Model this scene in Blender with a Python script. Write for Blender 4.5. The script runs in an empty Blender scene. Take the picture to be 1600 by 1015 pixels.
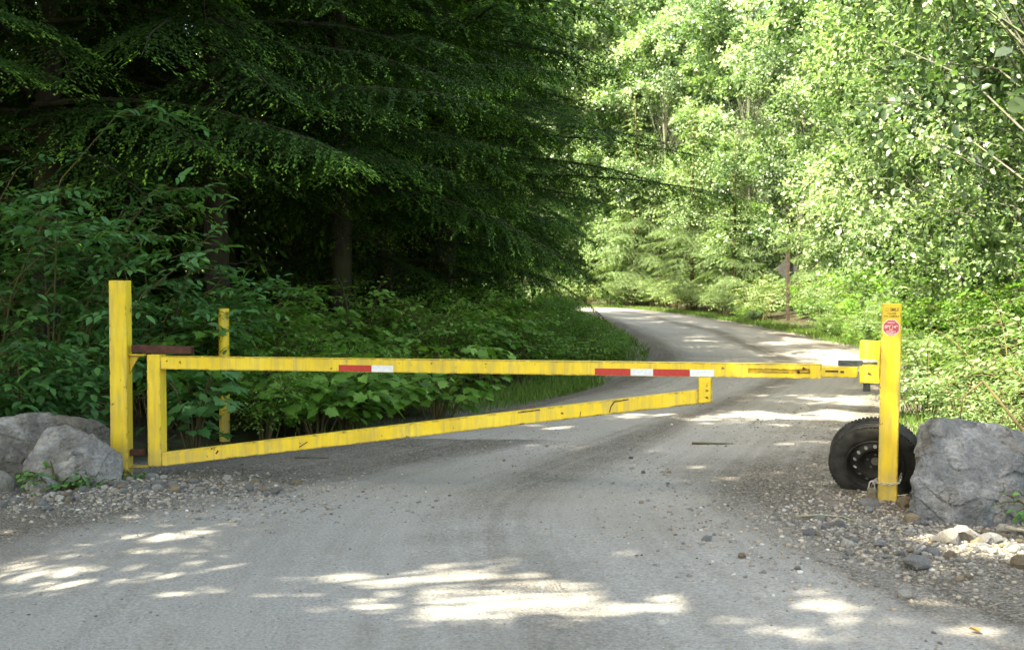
import bpy, bmesh, math, random
import numpy as np
from mathutils.bvhtree import BVHTree
from mathutils import Vector, Matrix, noise as mnoise

R = math.radians
sc = bpy.context.scene
COL = sc.collection

# ---------------------------------------------------------------- camera, sky, sun, exposure
cam_d = bpy.data.cameras.new('camera'); cam = bpy.data.objects.new('camera', cam_d); COL.objects.link(cam)
cam.location = (0, 0, 1.6); cam.rotation_euler = (R(90 - 1.99), 0, 0)
cam_d.sensor_width = 36; cam_d.lens = 45; cam_d.clip_start = 0.05; cam_d.clip_end = 2000
cam_d.dof.use_dof = True; cam_d.dof.focus_distance = 9.8; cam_d.dof.aperture_fstop = 5.0
sc.camera = cam

SUN_EL, SUN_AZ = R(55), (-0.80, -0.60)          # azimuth: horizontal direction towards the sun
_n = math.hypot(*SUN_AZ)
SUN = Vector((SUN_AZ[0] / _n * math.cos(SUN_EL), SUN_AZ[1] / _n * math.cos(SUN_EL), math.sin(SUN_EL)))
world = bpy.data.worlds.new('World'); sc.world = world; world.use_nodes = True
wn = world.node_tree; wn.nodes.clear()
w_out = wn.nodes.new('ShaderNodeOutputWorld'); w_bg = wn.nodes.new('ShaderNodeBackground'); w_sky = wn.nodes.new('ShaderNodeTexSky')
w_sky.sky_type = 'NISHITA'; w_sky.sun_disc = False; w_sky.sun_elevation = SUN_EL
w_sky.sun_rotation = math.atan2(SUN.x, SUN.y); w_sky.dust_density = 3.0; w_sky.ozone_density = 0.6
w_bg.inputs['Strength'].default_value = 0.15
wn.links.new(w_sky.outputs[0], w_bg.inputs[0]); wn.links.new(w_bg.outputs[0], w_out.inputs[0])
sun_d = bpy.data.lights.new('sun', 'SUN'); sun = bpy.data.objects.new('sun', sun_d); COL.objects.link(sun)
sun_d.energy = 5.0; sun_d.angle = R(0.53); sun_d.color = (1.0, 0.98, 0.94)
sun.rotation_euler = SUN.to_track_quat('Z', 'Y').to_euler(); sun.location = (-20, -10, 40)
vs = sc.view_settings; vs.view_transform = 'Standard'; vs.look = 'None'; vs.gamma = 1; vs.use_curve_mapping = False
vs.exposure = 2.68
vs.use_white_balance = True; vs.white_balance_temperature = 8300; vs.white_balance_tint = 4   # camera set for open shade
cy = sc.cycles; cy.max_bounces = 5; cy.diffuse_bounces = 3; cy.glossy_bounces = 2; cy.transmission_bounces = 4
cy.transparent_max_bounces = 4; cy.caustics_reflective = False; cy.caustics_refractive = False
cy.use_denoising = True; cy.use_adaptive_sampling = True; cy.adaptive_threshold = 0.02
try: cy.denoiser = 'OPENIMAGEDENOISE'
except Exception: pass

rng = np.random.default_rng(7); random.seed(7)

# ---------------------------------------------------------------- materials
def nodes_of(name):
    m = bpy.data.materials.new(name); m.use_nodes = True
    nt = m.node_tree; nt.nodes.clear()
    return m, nt
def N(nt, kind, **kw):
    n = nt.nodes.new('ShaderNode' + kind)
    for k, v in kw.items():
        if k.startswith('i_'): n.inputs[k[2:].replace('_', ' ')].default_value = v
        else: setattr(n, k, v)
    return n
def ramp(nt, src, stops):
    r = N(nt, 'ValToRGB'); e = r.color_ramp.elements
    while len(e) < len(stops): e.new(0.5)
    for el, (p, c) in zip(e, stops): el.position = p; el.color = (*c, 1) if len(c) == 3 else c
    nt.links.new(src, r.inputs[0]); return r.outputs[0]
def noise_tex(nt, scale, detail=4, rough=0.55, coord=None, dim=None):
    n = N(nt, 'TexNoise'); n.inputs['Scale'].default_value = scale; n.inputs['Detail'].default_value = detail
    n.inputs['Roughness'].default_value = rough
    if coord: nt.links.new(coord, n.inputs['Vector'])
    return n.outputs[0]
def mathn(nt, op, a, b=None, clamp=False):
    n = N(nt, 'Math', operation=op); n.use_clamp = clamp
    for i, v in enumerate((a, b)):
        if v is None: continue
        if isinstance(v, (int, float)): n.inputs[i].default_value = v
        else: nt.links.new(v, n.inputs[i])
    return n.outputs[0]
def mixc(nt, f, a, b, blend='MIX'):
    n = N(nt, 'Mix', data_type='RGBA', blend_type=blend)
    for idx, v in ((0, f), (6, a), (7, b)):
        if isinstance(v, (int, float)): n.inputs[idx].default_value = v
        elif isinstance(v, tuple): n.inputs[idx].default_value = (*v, 1)
        else: nt.links.new(v, n.inputs[idx])
    return n.outputs[2]
def finish(nt, color, rough=0.6, spec=0.4, bump=None, bump_d=0.01, bump_s=0.6, metal=0.0):
    p = N(nt, 'BsdfPrincipled'); o = N(nt, 'OutputMaterial')
    for key, v in (('Base Color', color), ('Roughness', rough), ('Specular IOR Level', spec), ('Metallic', metal)):
        if isinstance(v, (int, float)): p.inputs[key].default_value = v
        elif isinstance(v, tuple): p.inputs[key].default_value = (*v, 1)
        else: nt.links.new(v, p.inputs[key])
    if bump is not None:
        b = N(nt, 'Bump'); b.inputs['Distance'].default_value = bump_d; b.inputs['Strength'].default_value = bump_s
        nt.links.new(bump, b.inputs['Height']); nt.links.new(b.outputs[0], p.inputs['Normal'])
    nt.links.new(p.outputs[0], o.inputs[0]); return p

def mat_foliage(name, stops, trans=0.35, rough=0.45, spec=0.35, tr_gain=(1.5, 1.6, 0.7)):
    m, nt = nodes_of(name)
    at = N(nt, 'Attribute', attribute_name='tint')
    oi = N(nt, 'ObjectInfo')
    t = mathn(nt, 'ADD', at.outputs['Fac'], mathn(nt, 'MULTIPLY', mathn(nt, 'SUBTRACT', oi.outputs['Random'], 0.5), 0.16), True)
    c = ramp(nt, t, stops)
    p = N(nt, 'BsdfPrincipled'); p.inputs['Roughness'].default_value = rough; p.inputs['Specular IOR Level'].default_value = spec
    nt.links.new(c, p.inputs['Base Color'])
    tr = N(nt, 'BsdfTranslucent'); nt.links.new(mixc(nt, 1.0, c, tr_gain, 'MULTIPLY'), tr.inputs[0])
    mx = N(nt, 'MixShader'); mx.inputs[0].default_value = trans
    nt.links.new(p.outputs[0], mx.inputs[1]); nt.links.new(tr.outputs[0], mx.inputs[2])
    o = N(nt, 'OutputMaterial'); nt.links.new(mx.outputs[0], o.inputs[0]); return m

M = {}
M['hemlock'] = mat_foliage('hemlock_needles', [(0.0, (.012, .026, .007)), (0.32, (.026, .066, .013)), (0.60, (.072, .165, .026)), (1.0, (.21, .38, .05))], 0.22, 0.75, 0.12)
M['cedar'] = mat_foliage('cedar_fronds', [(0.0, (.040, .070, .028)), (0.35, (.12, .19, .075)), (1.0, (.26, .36, .16))], 0.3, 0.45, 0.5)
M['alder'] = mat_foliage('alder_leaves', [(0.0, (.020, .044, .014)), (0.30, (.076, .137, .048)), (0.65, (.166, .252, .108)), (1.0, (.30, .39, .21))], 0.40, 0.36, 0.7, (1.32, 1.5, .8))
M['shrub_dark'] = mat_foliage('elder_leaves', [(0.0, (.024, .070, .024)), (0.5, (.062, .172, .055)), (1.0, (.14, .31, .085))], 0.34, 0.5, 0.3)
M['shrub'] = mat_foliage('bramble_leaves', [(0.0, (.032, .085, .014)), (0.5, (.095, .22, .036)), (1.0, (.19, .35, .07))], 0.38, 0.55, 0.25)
M['fern'] = mat_foliage('fern_fronds', [(0.0, (.02, .05, .015)), (0.5, (.045, .11, .03)), (1.0, (.09, .19, .05))], 0.3)
M['grass'] = mat_foliage('grass_blades', [(0.0, (.035, .07, .012)), (0.5, (.075, .15, .025)), (0.85, (.14, .23, .05)), (1.0, (.28, .26, .12))], 0.4)
M['yellow_petal'] = mat_foliage('dandelion_petals', [(0, (.75, .42, .01)), (1, (.85, .58, .03))], 0.2)
M['dead_leaf'] = mat_foliage('fallen_leaf', [(0, (.16, .08, .03)), (0.5, (.28, .17, .06)), (1, (.26, .33, .09))], 0.2)

def mat_bark(name, c1, c2, scale=9):
    m, nt = nodes_of(name); tc = N(nt, 'TexCoord'); mp = N(nt, 'Mapping'); mp.inputs['Scale'].default_value = (1, 1, 0.22)
    nt.links.new(tc.outputs['Object'], mp.inputs[0])
    n1 = noise_tex(nt, scale * 2, 6, 0.65, mp.outputs[0]); n2 = noise_tex(nt, 2.1, 3, 0.5, tc.outputs['Object'])
    c = mixc(nt, ramp(nt, n2, [(0.45, (0, 0, 0)), (0.62, (1, 1, 1))]), ramp(nt, n1, [(0.3, c1), (0.7, c2)]), (c2[0] * .7, c2[1] * .95, c2[2] * .55))
    finish(nt, c, 0.9, 0.15, n1, 0.03, 0.8); return m
M['bark_dark'] = mat_bark('hemlock_bark', (.016, .013, .010), (.048, .039, .031))
M['bark_alder'] = mat_bark('alder_bark', (.05, .046, .04), (.17, .16, .14), 6)
M['stem'] = mat_bark('shrub_stem', (.06, .05, .025), (.13, .10, .055))
M['twig_grey'] = mat_bark('dead_twig', (.16, .14, .12), (.34, .31, .27))

def mat_rock(name, dark, mid, light, moss=0.0, rough=0.85, scale=5):
    m, nt = nodes_of(name); tc = N(nt, 'TexCoord'); co = tc.outputs['Object']; oi = N(nt, 'ObjectInfo')
    n1 = noise_tex(nt, scale, 8, 0.68, co); n2 = noise_tex(nt, scale * 9, 5, 0.7, co); n3 = noise_tex(nt, scale * 0.55, 3, 0.5, co)
    t = mathn(nt, 'ADD', mathn(nt, 'MULTIPLY', n1, 0.7), mathn(nt, 'MULTIPLY', n2, 0.3))
    c = ramp(nt, t, [(0.34, dark), (0.5, mid), (0.66, light)])
    hs = N(nt, 'HueSaturation'); nt.links.new(c, hs.inputs['Color'])
    nt.links.new(mathn(nt, 'ADD', mathn(nt, 'MULTIPLY', oi.outputs['Random'], 0.55), 0.72), hs.inputs['Value']); c = hs.outputs[0]
    if moss: c = mixc(nt, mathn(nt, 'MULTIPLY', ramp(nt, n3, [(0.5, (0, 0, 0)), (0.62, (1, 1, 1))]), moss), c, (.13, .095, .06))
    vc = N(nt, 'TexVoronoi', feature='DISTANCE_TO_EDGE'); vc.inputs['Scale'].default_value = scale * .5
    wv = N(nt, 'VectorMath', operation='ADD'); nt.links.new(co, wv.inputs[0])
    nv = N(nt, 'TexNoise'); nv.inputs['Scale'].default_value = scale * 1.3; nv.inputs['Detail'].default_value = 5; nt.links.new(co, nv.inputs['Vector'])
    sv = N(nt, 'VectorMath', operation='SCALE'); sv.inputs[3].default_value = 2.6 / scale; nt.links.new(nv.outputs['Color'], sv.inputs[0]); nt.links.new(sv.outputs[0], wv.inputs[1]); nt.links.new(wv.outputs[0], vc.inputs['Vector'])
    crack = mathn(nt, 'MULTIPLY', ramp(nt, vc.outputs['Distance'], [(0.0, (1, 1, 1)), (0.014, (0, 0, 0))]), ramp(nt, n3, [(0.50, (0, 0, 0)), (0.58, (1, 1, 1))]))
    c = mixc(nt, mathn(nt, 'MULTIPLY', crack, 0.7), c, (dark[0] * .35, dark[1] * .35, dark[2] * .35))
    finish(nt, c, rough, 0.3, mathn(nt, 'SUBTRACT', mathn(nt, 'ADD', t, n2), mathn(nt, 'MULTIPLY', crack, .8)), 0.035, 0.85); return m
M['boulder_grey'] = mat_rock('boulder_grey', (.058, .061, .065), (.155, .161, .166), (.34, .347, .352), 0.45, scale=4)
M['boulder_pale'] = mat_rock('boulder_pale', (.10, .092, .082), (.30, .295, .285), (.60, .60, .59), 0.25, scale=4)
M['boulder_brown'] = mat_rock('boulder_brown', (.045, .042, .038), (.14, .132, .12), (.36, .35, .335), 0.6, scale=4)
M['stone'] = mat_rock('loose_stone', (.12, .125, .13), (.22, .225, .225), (.36, .36, .35), 0.0, scale=14)
M['stone_pale'] = mat_rock('cream_stone', (.30, .28, .24), (.48, .46, .42), (.62, .61, .58), 0.35, scale=14)
M['stone_tan'] = mat_rock('tan_stone', (.16, .12, .08), (.30, .24, .16), (.42, .37, .28), 0.2, scale=14)

def gravel_color(nt, co):
    big = noise_tex(nt, 0.35, 4, 0.55, co); medn = noise_tex(nt, 2.4, 5, 0.6, co); fine = noise_tex(nt, 60, 4, 0.7, co)
    v = N(nt, 'TexVoronoi'); v.inputs['Scale'].default_value = 75; nt.links.new(co, v.inputs['Vector'])
    v2 = N(nt, 'TexVoronoi'); v2.inputs['Scale'].default_value = 28; nt.links.new(co, v2.inputs['Vector'])
    peb = N(nt, 'SeparateColor'); nt.links.new(v.outputs['Color'], peb.inputs[0])
    peb2 = N(nt, 'SeparateColor'); nt.links.new(v2.outputs['Color'], peb2.inputs[0])
    return big, medn, fine, v, v2, peb.outputs[0], peb2.outputs[0]

def mat_road():
    m, nt = nodes_of('gravel_road'); tc = N(nt, 'TexCoord'); co = tc.outputs['Object']
    big, medn, fine, v, v2, peb, peb2 = gravel_color(nt, co)
    at = N(nt, 'Attribute', attribute_name='loose')
    lat = N(nt, 'Attribute', attribute_name='lane')
    # long streaks left by tyres, following the lane
    cx = N(nt, 'CombineXYZ'); nt.links.new(mathn(nt, 'MULTIPLY', lat.outputs['Fac'], 55.0), cx.inputs[0])
    along = N(nt, 'Attribute', attribute_name='along'); nt.links.new(mathn(nt, 'MULTIPLY', along.outputs['Fac'], 0.22), cx.inputs[1])
    streak = noise_tex(nt, 1.0, 4, 0.6, cx.outputs[0])
    loose = mathn(nt, 'ADD', at.outputs['Fac'], mathn(nt, 'MULTIPLY', mathn(nt, 'SUBTRACT', medn, 0.5), 1.1), True)
    loose = mathn(nt, 'ADD', loose, mathn(nt, 'MULTIPLY', mathn(nt, 'SUBTRACT', streak, 0.5), 1.15), True)
    pack = ramp(nt, fine, [(0.30, (.150, .143, .130)), (0.5, (.285, .277, .260)), (0.70, (.415, .405, .382))])
    pack = mixc(nt, mathn(nt, 'MULTIPLY', mathn(nt, 'SUBTRACT', medn, 0.35), 1.0, True), pack, (.34, .33, .305))
    lo = ramp(nt, mathn(nt, 'ADD', mathn(nt, 'MULTIPLY', peb, 0.65), mathn(nt, 'MULTIPLY', fine, 0.35)), [(0.15, (.052, .044, .034)), (0.45, (.125, .110, .090)), (0.75, (.230, .212, .185)), (0.95, (.42, .405, .38))])
    c = mixc(nt, loose, pack, lo)
    c = mixc(nt, mathn(nt, 'MULTIPLY', ramp(nt, big, [(0.47, (0, 0, 0)), (0.64, (1, 1, 1))]), 0.42), c, (.215, .198, .17))
    # scattered dark chips
    spk = mathn(nt, 'MULTIPLY', mathn(nt, 'GREATER_THAN', peb2, 0.965), mathn(nt, 'LESS_THAN', v2.outputs['Distance'], 0.22))
    c = mixc(nt, mathn(nt, 'MULTIPLY', spk, 0.75), c, (.075, .074, .074))
    h = mathn(nt, 'ADD', mathn(nt, 'MULTIPLY', mathn(nt, 'SUBTRACT', 1.0, v.outputs['Distance']), mathn(nt, 'ADD', mathn(nt, 'MULTIPLY', loose, 0.9), 0.12)), mathn(nt, 'MULTIPLY', fine, 0.6))
    finish(nt, c, 0.92, 0.2, h, 0.022, 0.9); return m
M['road'] = mat_road()

def mat_ground():
    m, nt = nodes_of('forest_ground'); tc = N(nt, 'TexCoord'); co = tc.outputs['Object']
    big, medn, fine, v, v2, peb, peb2 = gravel_color(nt, co)
    at = N(nt, 'Attribute', attribute_name='gravel')
    lo = ramp(nt, mathn(nt, 'ADD', mathn(nt, 'MULTIPLY', peb, 0.65), mathn(nt, 'MULTIPLY', fine, 0.35)), [(0.15, (.072, .066, .060)), (0.45, (.150, .143, .133)), (0.75, (.235, .228, .215)), (0.95, (.36, .35, .33))])
    soil = ramp(nt, fine, [(0.3, (.018, .014, .010)), (0.55, (.045, .034, .022)), (0.8, (.10, .08, .05))])
    soil = mixc(nt, ramp(nt, medn, [(0.48, (0, 0, 0)), (0.6, (1, 1, 1))]), soil, (.030, .048, .014))
    g = mathn(nt, 'ADD', at.outputs['Fac'], mathn(nt, 'MULTIPLY', mathn(nt, 'SUBTRACT', medn, 0.5), 1.2), True)
    c = mixc(nt, g, soil, lo)
    h = mathn(nt, 'ADD', mathn(nt, 'SUBTRACT', 1.0, v.outputs['Distance']), mathn(nt, 'MULTIPLY', medn, 2.0))
    finish(nt, c, 0.95, 0.15, h, 0.015, 0.7); return m
M['ground'] = mat_ground()

def mat_paint():
    m, nt = nodes_of('yellow_paint'); tc = N(nt, 'TexCoord'); co = tc.outputs['Object']; geo = N(nt, 'NewGeometry')
    bv = N(nt, 'Bevel'); bv.samples = 4; bv.inputs['Radius'].default_value = 0.020
    dt = N(nt, 'VectorMath', operation='DOT_PRODUCT'); nt.links.new(bv.outputs[0], dt.inputs[0]); nt.links.new(geo.outputs['True Normal'], dt.inputs[1])
    edge = mathn(nt, 'MULTIPLY', mathn(nt, 'SUBTRACT', 1.0, dt.outputs['Value']), 6.0, True)
    n1 = noise_tex(nt, 16, 5, 0.62, co); n2 = noise_tex(nt, 3.0, 4, 0.55, co); n3 = noise_tex(nt, 90, 3, 0.6, co); n4 = noise_tex(nt, 6.5, 3, 0.6, co)
    chip = mathn(nt, 'ADD', mathn(nt, 'MULTIPLY', edge, 0.25), n1)
    chip = mathn(nt, 'ADD', chip, mathn(nt, 'MULTIPLY', mathn(nt, 'SUBTRACT', n4, 0.5), 0.25))
    chip = ramp(nt, chip, [(0.675, (0, 0, 0)), (0.692, (1, 1, 1))])
    halo = ramp(nt, mathn(nt, 'ADD', mathn(nt, 'MULTIPLY', edge, 0.12), n1), [(0.62, (0, 0, 0)), (0.76, (1, 1, 1))])
    mp = N(nt, 'Mapping'); mp.inputs['Scale'].default_value = (9, 9, 0.9); nt.links.new(co, mp.inputs[0])
    drip = noise_tex(nt, 3.0, 4, 0.6, mp.outputs[0])
    y = ramp(nt, n2, [(0.3, (.58, .395, .018)), (0.55, (.72, .51, .026)), (0.75, (.77, .58, .06))])
    y = mixc(nt, mathn(nt, 'MULTIPLY', ramp(nt, drip, [(0.44, (0, 0, 0)), (0.70, (1, 1, 1))]), 0.68), y, (.36, .285, .10))
    y = mixc(nt, mathn(nt, 'MULTIPLY', halo, 0.5), y, (.40, .20, .025))
    sp = N(nt, 'SeparateXYZ'); nt.links.new(co, sp.inputs[0])
    mud = mathn(nt, 'MULTIPLY', ramp(nt, mathn(nt, 'ADD', sp.outputs[2], mathn(nt, 'MULTIPLY', n4, .35)), [(0.12, (1, 1, 1)), (0.50, (0, 0, 0))]), mathn(nt, 'ADD', n1, 0.05))
    y = mixc(nt, mud, y, (.27, .23, .155))
    rust = ramp(nt, n3, [(0.3, (.035, .014, .008)), (0.6, (.12, .045, .018)), (0.85, (.05, .022, .014))])
    c = mixc(nt, chip, y, rust)
    rg = mathn(nt, 'ADD', mathn(nt, 'MULTIPLY', chip, 0.4), mathn(nt, 'ADD', mathn(nt, 'MULTIPLY', n2, 0.25), 0.3), True)
    h = mathn(nt, 'SUBTRACT', mathn(nt, 'MULTIPLY', n3, 0.12), chip)
    finish(nt, c, rg, 0.4, h, 0.002, 0.6); return m
M['yellow'] = mat_paint()

def mat_simple(name, c1, c2, scale=20, rough=0.6, spec=0.4, metal=0.0, bump=0.003):
    m, nt = nodes_of(name); tc = N(nt, 'TexCoord'); n = noise_tex(nt, scale, 5, 0.6, tc.outputs['Object'])
    finish(nt, ramp(nt, n, [(0.35, c1), (0.68, c2)]), rough, spec, n, bump, 0.5, metal); return m
M['rust'] = mat_simple('rusty_steel', (.030, .012, .010), (.105, .038, .026), 14, 0.75, 0.3)
M['steel_dark'] = mat_simple('dark_steel', (.020, .026, .022), (.075, .085, .075), 25, 0.5, 0.5, 0.3)
M['tape_red'] = mat_simple('red_reflective_tape', (.34, .015, .012), (.46, .022, .018), 40, 0.35, 0.5, 0, 0.0005)
M['tape_white'] = mat_simple('white_reflective_tape', (.55, .57, .60), (.68, .70, .73), 40, 0.35, 0.5, 0, 0.0005)
M['rubber'] = mat_simple('tyre_rubber', (.013, .013, .013), (.062, .058, .052), 9, 0.75, 0.3, 0, 0.001)
M['rim'] = mat_simple('black_rim', (.012, .012, .012), (.05, .045, .04), 9, 0.55, 0.5, 0.2, 0.0006)
M['zinc'] = mat_simple('zinc_steel', (.32, .31, .29), (.58, .57, .54), 50, 0.4, 0.5, 0.75, 0.0005)
M['brass'] = mat_simple('padlock_brass', (.10, .085, .055), (.20, .175, .125), 40, 0.6, 0.4, 0.3, 0.0005)
M['sticker_yellow'] = mat_simple('sticker_yellow', (.66, .45, .03), (.74, .52, .05), 30, 0.5, 0.4, 0, 0.0003)
M['sticker_red'] = mat_simple('sticker_red', (.42, .055, .075), (.52, .09, .11), 60, 0.5, 0.4, 0, 0.0003)
M['sticker_white'] = mat_simple('sticker_white', (.66, .56, .50), (.76, .66, .58), 60, 0.5, 0.4, 0, 0.0003)
M['ink'] = mat_simple('sticker_ink', (.05, .04, .015), (.14, .11, .04), 60, 0.6, 0.3, 0, 0.0003)
M['wood'] = mat_simple('weathered_wood', (.03, .024, .017), (.075, .058, .042), 12, 0.85, 0.2, 0, 0.004)
M['sign_back'] = mat_simple('sign_back', (.04, .043, .041), (.075, .078, .075), 9, 0.6, 0.4, 0.3, 0.001)

# ---------------------------------------------------------------- mesh helpers
def tag(o, label=None, cat=None, group=None, kind=None):
    for k, v in (('label', label), ('category', cat), ('group', group), ('kind', kind)):
        if v: o[k] = v
    return o
def link(name, data, mat=None, parent=None, loc=None, rotz=None):
    o = bpy.data.objects.new(name, data); COL.objects.link(o)
    if mat is not None and data is not None and not data.materials: data.materials.append(mat)
    if parent is not None: o.parent = parent
    if loc is not None: o.location = loc
    if rotz is not None: o.rotation_euler = (0, 0, rotz)
    return o
def empty(name, loc=(0, 0, 0), rotz=0.0):
    o = link(name, None, loc=loc, rotz=rotz); o.empty_display_size = 0.2; return o
def np_mesh(name, V, F, tint=None, smooth=False, attrs=None):
    V = np.ascontiguousarray(V, np.float32); F = np.ascontiguousarray(F, np.int32); k = F.shape[1]
    me = bpy.data.meshes.new(name)
    me.vertices.add(len(V)); me.vertices.foreach_set('co', V.ravel())
    me.loops.add(F.size); me.loops.foreach_set('vertex_index', F.ravel())
    me.polygons.add(len(F)); me.polygons.foreach_set('loop_start', np.arange(0, F.size, k, dtype=np.int32))
    if smooth: me.polygons.foreach_set('use_smooth', np.ones(len(F), bool))
    me.update(calc_edges=True)
    A = dict(attrs or {})
    if tint is not None: A['tint'] = tint
    for an, av in A.items():
        a = me.attributes.new(an, 'FLOAT', 'POINT'); a.data.foreach_set('value', np.ascontiguousarray(av, np.float32))
    return me
class MB:
    """collects simple shapes into one mesh"""
    def __init__(s): s.v = []; s.f = []
    def add(s, V, F):
        b = len(s.v); s.v += [tuple(p) for p in V]; s.f += [tuple(i + b for i in f) for f in F]; return s
    def box(s, x0, x1, y0, y1, z0, z1):
        V = [(x, y, z) for z in (z0, z1) for y in (y0, y1) for x in (x0, x1)]
        return s.add(V, [(0, 2, 3, 1), (4, 5, 7, 6), (0, 1, 5, 4), (1, 3, 7, 5), (3, 2, 6, 7), (2, 0, 4, 6)])
    def prism(s, poly, y0, y1):      # polygon given in x,z, extruded along y
        n = len(poly); V = [(x, y0, z) for x, z in poly] + [(x, y1, z) for x, z in poly]
        F = [tuple(range(n)), tuple(range(2 * n - 1, n - 1, -1))] + [(i, i + n, (i + 1) % n + n, (i + 1) % n) for i in range(n)]
        return s.add(V, F)
    def tube(s, pts, rad, sides=6, cap=True):
        pts = [Vector(p) for p in pts]; n = len(pts)
        if isinstance(rad, (int, float)): rad = [rad] * n
        V = []; F = []; prev = None
        for i, p in enumerate(pts):
            t = (pts[min(i + 1, n - 1)] - pts[max(i - 1, 0)]).normalized()
            if prev is None: u = t.orthogonal().normalized()
            else:
                u = prev - t * prev.dot(t)
                u = u.normalized() if u.length > 1e-5 else t.orthogonal().normalized()
            prev = u; w = t.cross(u)
            for k in range(sides):
                a = 2 * math.pi * k / sides; V.append(p + (u * math.cos(a) + w * math.sin(a)) * rad[i])
        for i in range(n - 1):
            for k in range(sides):
                F.append((i * sides + k, i * sides + (k + 1) % sides, (i + 1) * sides + (k + 1) % sides, (i + 1) * sides + k))
        if cap: F.append(tuple(range(sides - 1, -1, -1))); F.append(tuple((n - 1) * sides + k for k in range(sides)))
        return s.add(V, F)
    def mesh(s, name, smooth=False, bevel=0.0, seg=1):
        me = bpy.data.meshes.new(name); me.from_pydata([tuple(p) for p in s.v], [], s.f); me.update()
        bm = bmesh.new(); bm.from_mesh(me); bmesh.ops.recalc_face_normals(bm, faces=bm.faces)
        if bevel:
            es = [e for e in bm.edges if len(e.link_faces) == 2 and e.calc_face_angle(0) > 0.5]
            bmesh.ops.bevel(bm, geom=es, offset=bevel, segments=seg, affect='EDGES', profile=0.5, clamp_overlap=True)
        bm.to_mesh(me); bm.free()
        if smooth: me.polygons.foreach_set('use_smooth', [True] * len(me.polygons))
        return me
    def obj(s, name, mat, parent=None, smooth=False, bevel=0.0, seg=1, loc=None):
        return link(name, s.mesh(name, smooth, bevel, seg), mat, parent, loc)
def dup(o, parent=None):
    c = o.copy(); COL.objects.link(c); c.parent = parent
    for ch in list(o.children): dup(ch, c)
    return c

# leaf shapes: unit length along +y, upper side +z
T_KITE = (np.array([(0, 0, 0), (.24, .45, .03), (0, 1, -.05), (-.24, .45, .03)]), np.array([(0, 1, 2, 3)]))
T_NEEDLE = (np.array([(0, 0, 0), (.17, .38, .02), (0, 1, -.06), (-.17, .38, .02)]), np.array([(0, 1, 2, 3)]))
T_OVATE = (np.array([(0, 0, 0), (.27, .28, .07), (.25, .68, .05), (0, 1, -.07), (-.25, .68, .05), (-.27, .28, .07)]), np.array([(0, 1, 2, 3), (0, 3, 4, 5)]))
T_LANCE = (np.array([(0, 0, 0), (.17, .3, .05), (.15, .65, .03), (0, 1, -.08), (-.15, .65, .03), (-.17, .3, .05)]), np.array([(0, 1, 2, 3), (0, 3, 4, 5)]))
def _lobed():
    half = [(.16, -.12), (.44, -.02), (.30, .14), (.58, .40), (.34, .46), (.30, .72), (.16, .70)]
    pts = [(0, 0)] + half + [(0, 1.0)] + [(-x, y) for x, y in reversed(half)]
    V = np.array([(x, y, .10 * abs(x) - .10 * y * y) for x, y in pts]); c = len(V)
    V = np.vstack([V, [(0, .38, -.03)]])
    n = c; F = np.array([(i, (i + 1) % n, c) for i in range(n)])
    return V, F
T_LOBED = _lobed()
def unit(a): return a / np.maximum(np.linalg.norm(a, axis=-1, keepdims=True), 1e-9)
def leaves(tpl, pos, fwd, nrm, size, tint, width=1.0):
    V, F = tpl; k = len(V); n = len(pos)
    y = unit(fwd); x = unit(np.cross(y, nrm)); z = np.cross(x, y)
    s = np.asarray(size, float).reshape(-1, 1, 1)
    W = pos[:, None, :] + s * (V[None, :, 0:1] * width * x[:, None, :] + V[None, :, 1:2] * y[:, None, :] + V[None, :, 2:3] * z[:, None, :])
    FF = F[None] + (np.arange(n) * k)[:, None, None]
    return W.reshape(-1, 3), FF.reshape(-1, F.shape[1]), np.repeat(np.clip(tint, 0, 1), k)
class Cloud:
    def __init__(s): s.p = []; s.f = []; s.n = []; s.s = []; s.t = []
    def add(s, p, f, n, sz, t):
        p = np.atleast_2d(p); m = len(p)
        s.p.append(p); s.f.append(np.broadcast_to(f, (m, 3))); s.n.append(np.broadcast_to(n, (m, 3)))
        s.s.append(np.broadcast_to(sz, (m,))); s.t.append(np.broadcast_to(t, (m,)))
    def arrays(s): return [np.concatenate(a) for a in (s.p, s.f, s.n, s.s, s.t)]
    def mesh(s, name, tpl, width=1.0, keep=None):
        a = s.arrays()
        if keep is not None: a = [q[keep] for q in a]
        V, F, T = leaves(tpl, *a, width=width); return np_mesh(name, V, F, T)

# ---------------------------------------------------------------- the road line and the lie of the land
PAIRS = [((-6.5, -9), (6.0, -9)), ((-5.6, -2), (5.2, -2)), ((-4.9, 4), (4.4, 4)), ((-4.3, 8.3), (3.3, 8.3)), ((-3.1, 10.7), (3.35, 10.0)), ((-1.75, 12.8), (3.85, 12.2)),
         ((0.1, 16.4), (5.0, 16)), ((1.5, 20), (6.4, 20.5)), ((2.45, 24.5), (7.7, 26)), ((2.95, 29), (8.2, 33)), ((3.2, 38), (8.4, 42)),
         ((3.4, 52), (8.3, 52)), ((3.0, 63), (7.8, 63)), ((0.6, 71), (5.5, 74)), ((-6, 77), (-4, 84)), ((-20, 81), (-20, 88)), ((-40, 82), (-40, 89))]
def catmull(P, per):
    P = np.array(P, float); Q = np.vstack([2 * P[0] - P[1], P, 2 * P[-1] - P[-2]]); out = []
    for i in range(1, len(Q) - 2):
        t = np.linspace(0, 1, per, endpoint=False)[:, None]; a, b, c, d = Q[i - 1], Q[i], Q[i + 1], Q[i + 2]
        out.append(0.5 * (2 * b + (c - a) * t + (2 * a - 5 * b + 4 * c - d) * t ** 2 + (3 * b - a - 3 * c + d) * t ** 3))
    return np.vstack(out + [P[-1:]])
LE = catmull([p[0] for p in PAIRS], 24); RE = catmull([p[1] for p in PAIRS], 24)
POLY = np.vstack([LE[::4], RE[::-4]])
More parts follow.
